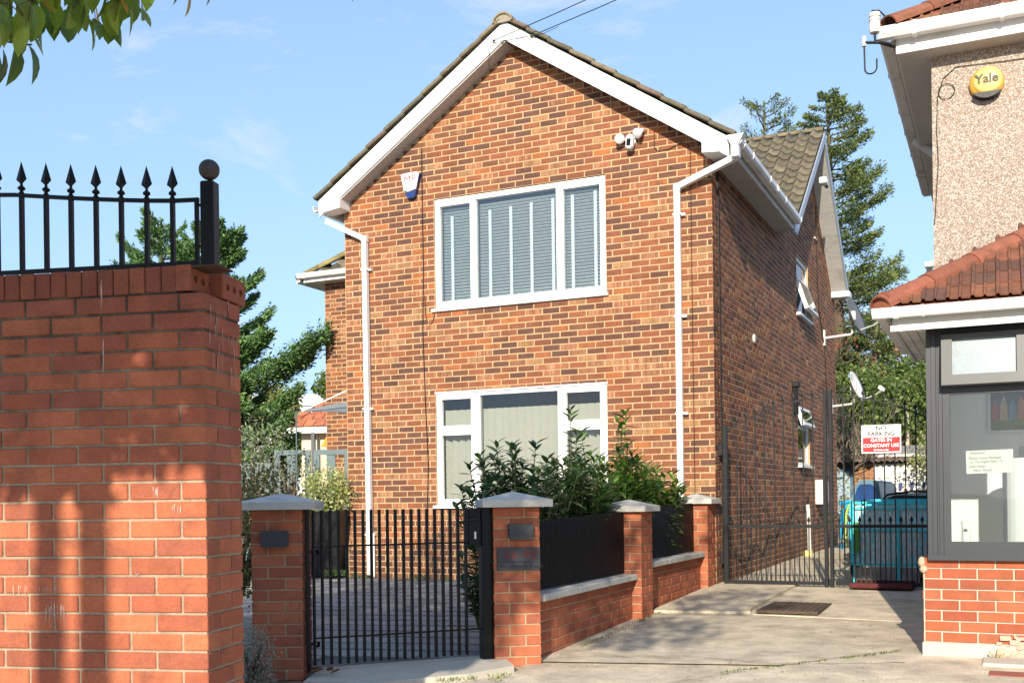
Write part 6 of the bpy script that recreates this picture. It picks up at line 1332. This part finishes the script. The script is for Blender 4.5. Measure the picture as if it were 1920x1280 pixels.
OG = [(0.10, 0.16, 0.03), (0.14, 0.2, 0.04), (0.07, 0.11, 0.025), (0.17, 0.24, 0.06)]; DG = [(0.04, 0.08, 0.025), (0.06, 0.11, 0.03)]
BG = 'leafy trees beyond the garage'
leafy_tree('bright green leafy tree directly above the NO PARKING sign', 8.9, 24.5, 0.1, 4.5, 1.7, 1.7, 16000, OG, 51, 0.10, BG)
leafy_tree('broad green tree right behind the dark porch corner post', 11.4, 26.0, 0.1, 4.7, 2.0, 1.9, 15000, OG, 52, 0.11, BG)
leafy_tree('dark green tree low behind the garage roof on the left', 8.0, 28.5, 0.1, 4.1, 1.9, 1.6, 10000, DG, 53, 0.12, BG)
leafy_tree('dark leafy tree lowest behind the bare branches', 6.4, 26.5, 0.1, 3.1, 1.5, 1.1, 8000, DG, 54, 0.11, BG)
YG = [(0.2, 0.22, 0.06), (0.26, 0.26, 0.08), (0.14, 0.17, 0.05)]
LG = 'leafy trees beyond the yard'
leafy_tree('yellowish leafy tree left of the orange bungalow roof', -7.4, 34.0, 0.1, 5.0, 1.55, 1.7, 9000, YG, 55, 0.14, LG)
leafy_tree('green leafy tree just behind the bungalow roof', -6.3, 40.0, 0.1, 6.3, 1.3, 1.6, 6000, OG, 56, 0.15, LG)
leafy_tree('small dark tree at the left edge behind the conifer', -9.8, 32.0, 0.1, 4.6, 1.9, 1.8, 9000, DG + YG, 57, 0.14, LG)
bush('potted_grass', 'clump of yellow-green grassy plant under the blue outbuilding window', *h2w(-0.12, 11.3)[:2], 0.6, 0.22, 0.2, 0.35, 500, 0.14, [(0.2, 0.26, 0.06), (0.35, 0.32, 0.1)], 27, aspect=0.15, stems=10, clump=10, cat='plant')
bush('garage_shrub', 'pale green shrub top behind the garage parapet', 8.6, 21.6, 1.4, 0.5, 0.4, 0.5, 1400, 0.08, [(0.3, 0.34, 0.12), (0.4, 0.4, 0.18)], 28)

# ------------------------------------------------------------------ street tree whose crown hangs over the pavement
stt = thing('street_tree', 'cherry tree overhanging the pavement, its lowest leaves hanging in at the top left', 'tree', T(0, 0, 0))
CH = leaf_mats('cherry', 0.42, 0.42, 0.22)
tb = MB(); tb.tube([(-3.66, -2.6, -0.05), (-3.62, -2.5, 1.6), (-3.60, -2.5, 3.2), (-3.58, -2.45, 4.6), (-3.4, -1.6, 5.8)], [0.13, 0.10, 0.075, 0.06, 0.03], 10)
tb.tube([(-3.30, -2.2, -0.05), (-3.31, -2.2, 1.5), (-3.32, -2.2, 3.0), (-3.30, -2.15, 4.5), (-2.8, -1.4, 5.4)], [0.10, 0.09, 0.08, 0.06, 0.03], 9)
tb.tube([(-3.6, -2.4, 4.3), (-3.2, -0.6, 4.7), (-2.6, 1.2, 4.0), (-2.0, 2.6, 3.2), (-1.6, 3.3, 2.95)], [0.07, 0.05, 0.035, 0.018, 0.008], 8)
tb.tube([(-3.3, -2.2, 4.3), (-2.4, -0.8, 4.9), (-1.7, 0.6, 4.7), (-1.2, 1.5, 4.4)], [0.05, 0.04, 0.025, 0.01], 7)
tb.build('trunk', BARK, stt)
lt = -TO_SUN; rs = np.random.RandomState(77); keep = []
def wall_hit(p):      # where the sun ray through p meets the tall wall face -> (s, z)
    n = Vector((math.sin(R(10.5)), math.cos(R(10.5)), 0)); p0 = Vector((-1.207, 4.21, 0)); k = (p0 - p).dot(n) / lt.dot(n); q = p + lt * k
    return (q - p0).dot(Vector((math.cos(R(10.5)), -math.sin(R(10.5)), 0))), q.z, k
def in_view(p):
    if p.y < 0.3: return False
    x, z = p.x / p.y, (p.z - CAM_H) / p.y
    return abs(x) < 0.5 and z < 0.49
NOI = lambda a, b_, sc, sd: mnoise.noise(Vector((a * sc, b_ * sc, sd)))
cnt = 0
while len(keep) < 11500 and cnt < 120000:
    cnt += 1
    d = rs.normal(size=3); d /= np.linalg.norm(d); r = rs.uniform(0.0, 1) ** 0.45
    p = Vector((-3.1 + d[0] * r * 3.4, -1.2 + d[1] * r * 3.3, 4.7 + d[2] * r * 2.2))
    if in_view(p + Vector((0, 0.15, -0.12))): continue
    s, z, k = wall_hit(p)
    if k > 0 and -4 < s < 0.02 and z < 2.2:            # shade on the tall wall ends in a ragged edge
        edge = 1.30 + 0.10 * NOI(s, 0, 3, 1) + 0.06 * NOI(s, 0, 9, 2)
        if s > -0.42: edge += 0.0
        elif -0.62 < s <= -0.42: edge -= 0.12
        elif s > -0.8: edge -= 0.25
        if z < edge: continue
        if z < 1.98 and NOI(s * 1.3, z, 9, 4) > 0.27: continue
    # sunlight on the house front above the first metre or so
    kk = (Vector((OX, OY, 0)) - p).dot(Vector((VX, VY, 0))) / lt.dot(Vector((VX, VY, 0))); q = p + lt * kk; uu = w2h(q.x, q.y)[0]
    if q.z > 1.05 + 0.35 * NOI(uu, q.z, 1.6, 3) and k > 0 and not (-4 < s < 0.02 and z < 2.2 and q.z > 1.0): 
        if not (s < 0.0 and z < 2.0): continue
    if True:      # right side stays mostly open, with ragged patches on the drive
        g_ = p + lt * ((p.z - 0.05) / -lt.z); gu, gv = w2h(g_.x, g_.y)
        n_ = 0.35 * NOI(gu, gv, 2.2, 6); e1 = ((gu - 0.25) / 0.6) ** 2 + ((gv + 3.4) / 0.95) ** 2; e2 = ((gu - 0.55) / 0.6) ** 2 + ((gv + 1.2) / 1.0) ** 2
        if gu > -0.25 and -6.5 < gv < 1.5 and min(e1, e2) > 1 + n_ * 0.7: continue
        if gu > -2.2 and gv < -5.0: continue
    keep.append(tuple(p))
mass_leaves('crown', keep, 0.10, CH[1], stt, [(0.08, 0.15, 0.02), (0.11, 0.19, 0.03), (0.06, 0.11, 0.02)], 0.62, seed=5)
# extra unseen leaves added along the sun rays to darken the tall wall's top
more = []; nw = Vector((math.sin(R(10.5)), math.cos(R(10.5)), 0)); aw = Vector((math.cos(R(10.5)), -math.sin(R(10.5)), 0)); w0 = Vector((-1.207, 4.21, 0))
for _ in range(9000):
    s = rs.uniform(-1.5, 0.12); z = rs.uniform(1.2, 2.6); edge = 1.31 + 0.07 * NOI(s, 0, 4, 1) + 0.05 * NOI(s, 0, 12, 2)
    if s < -0.42: edge -= 0.16 + 0.1 * NOI(s, 0, 6, 8)
    if z < edge: continue
    if z < 1.98 and NOI(s * 1.3, z, 9, 4) > 0.27: continue
    k = rs.uniform(3.4, 6.5); q = w0 + aw * s + Vector((0, 0, z)) - lt * k
    if in_view(q + Vector((0, 0.15, -0.12))): continue
    more.append(tuple(q))
mass_leaves('crown', more, 0.10, CH[1], stt, [(0.08, 0.15, 0.02), (0.11, 0.19, 0.03)], 0.62, seed=6)
yd = []
for _ in range(9000):     # extra unseen leaves added to throw shade over the yard behind the gate
    u, v = rs.uniform(-5.5, -0.2), rs.uniform(-6.0, 0.0); w = h2w(u, v, 0.1)
    if NOI(u, v, 0.9, 11) < -0.25: continue
    kk = (rs.uniform(2.9, 6.3) - 0.1) / TO_SUN.z; q = w - lt * kk
    if q.y > 1.8 or u > -0.45 or in_view(q + Vector((0, 0.15, -0.12))): continue
    s, z, k = wall_hit(q)
    if k > 0 and -4 < s < 0.05 and z < 1.25: continue
    yd.append(tuple(q))
mass_leaves('crown', yd, 0.10, CH[1], stt, [(0.08, 0.15, 0.02), (0.11, 0.19, 0.03)], 0.62, seed=7)
# the leaves that hang into the picture: each one a leaf
CL = [leaf_mb(0.105, 0.058, 0.22, 0.25, True), leaf_mb(0.12, 0.06, 0.35, 0.35, True), leaf_mb(0.09, 0.052, 0.15, 0.12, True)]
CP = Pieces('leaf', 'foliage', CH, smooth=True); rd = random.Random(8)
def px(x, y, Y):
    sx, sy = (x - 960) / 2000, (936 - y) / 2000; return Vector(((c_ * sx + s_ * sy) * Y, Y, CAM_H + (c_ * sy - s_ * sx) * Y))
tw = MB()
def hang(xa, ya, n, Y, spread=(40, 30), droop=1.0):
    a = px(xa, ya, Y)
    for _ in range(n):
        q = a + Vector((rd.uniform(-1, 1) * spread[0] / 2000 * Y, rd.uniform(-0.15, 0.15), rd.uniform(-1, 1) * spread[1] / 2000 * Y))
        d = Vector((rd.uniform(-0.35, 0.5), rd.uniform(-0.5, 0.3), -droop * rd.uniform(0.6, 1.2)))
        c = rd.choice([(0.24, 0.36, 0.04), (0.18, 0.29, 0.03), (0.28, 0.38, 0.05), (0.11, 0.19, 0.02)]) if rd.random() > 0.04 else (0.5, 0.3, 0.03)
        CP.add(rd.choice(CL), T(*q) @ orient(d, rd.uniform(-1.2, 1.2)) @ SC(*(3 * [rd.uniform(0.8, 1.15)])), jit(c, 0.15)); tw.tube([a + Vector((0, 0, 0.06)), q + Vector((0, 0, 0.02)), q], 0.0015, 4)
for (x, y, n) in ((10, 10, 9), (45, 5, 9), (80, -5, 9), (120, -10, 9), (155, -18, 8), (190, -22, 8), (222, -30, 7), (250, -38, 6), (20, 45, 4), (60, 35, 4), (-20, 20, 8), (100, -60, 10), (30, -60, 12), (180, -70, 9), (260, -80, 8), (320, -90, 6)): hang(x, y, n, 3.3 + rd.uniform(-0.1, 0.3), (26, 22))
for (x, y, dd) in ((5, 92, (0.12, 0, -1)), (30, 85, (0.05, 0, -1)), (52, 82, (0.45, 0, -1)), (-8, 95, (0.1, 0, -1))): CP.add(CL[1], T(*px(x, y, 3.35)) @ orient(dd, rd.uniform(-0.6, 0.6)) @ SC(1.05, 1.05, 1.05), jit((0.09, 0.17, 0.03), 0.1))
for (x, y, c) in ((352, -28, (0.42, 0.26, 0.03)), (392, -48, (0.09, 0.16, 0.03)), (275, -34, (0.1, 0.18, 0.03)), (330, -50, (0.1, 0.18, 0.03)), (620, -58, (0.1, 0.17, 0.03)), (735, -56, (0.1, 0.17, 0.03)), (665, -60, (0.08, 0.15, 0.03))): CP.add(CL[0], T(*px(x, y, 3.4)) @ orient((0.15, 0, -1), rd.uniform(-0.5, 0.5)) @ SC(1, 1, 1), jit(c, 0.05))
tw.tube([px(-40, 60, 3.35), px(10, 78, 3.35), px(45, 84, 3.35), px(60, 84, 3.35)], 0.003, 5).tube([px(-60, -20, 3.4), px(120, -60, 3.4), px(300, -80, 3.4), px(740, -90, 3.4)], 0.006, 5)
tw.build('twigs', BARK, stt); CP.finish(stt, 300)
# white pickets of light: nothing else; end of scene
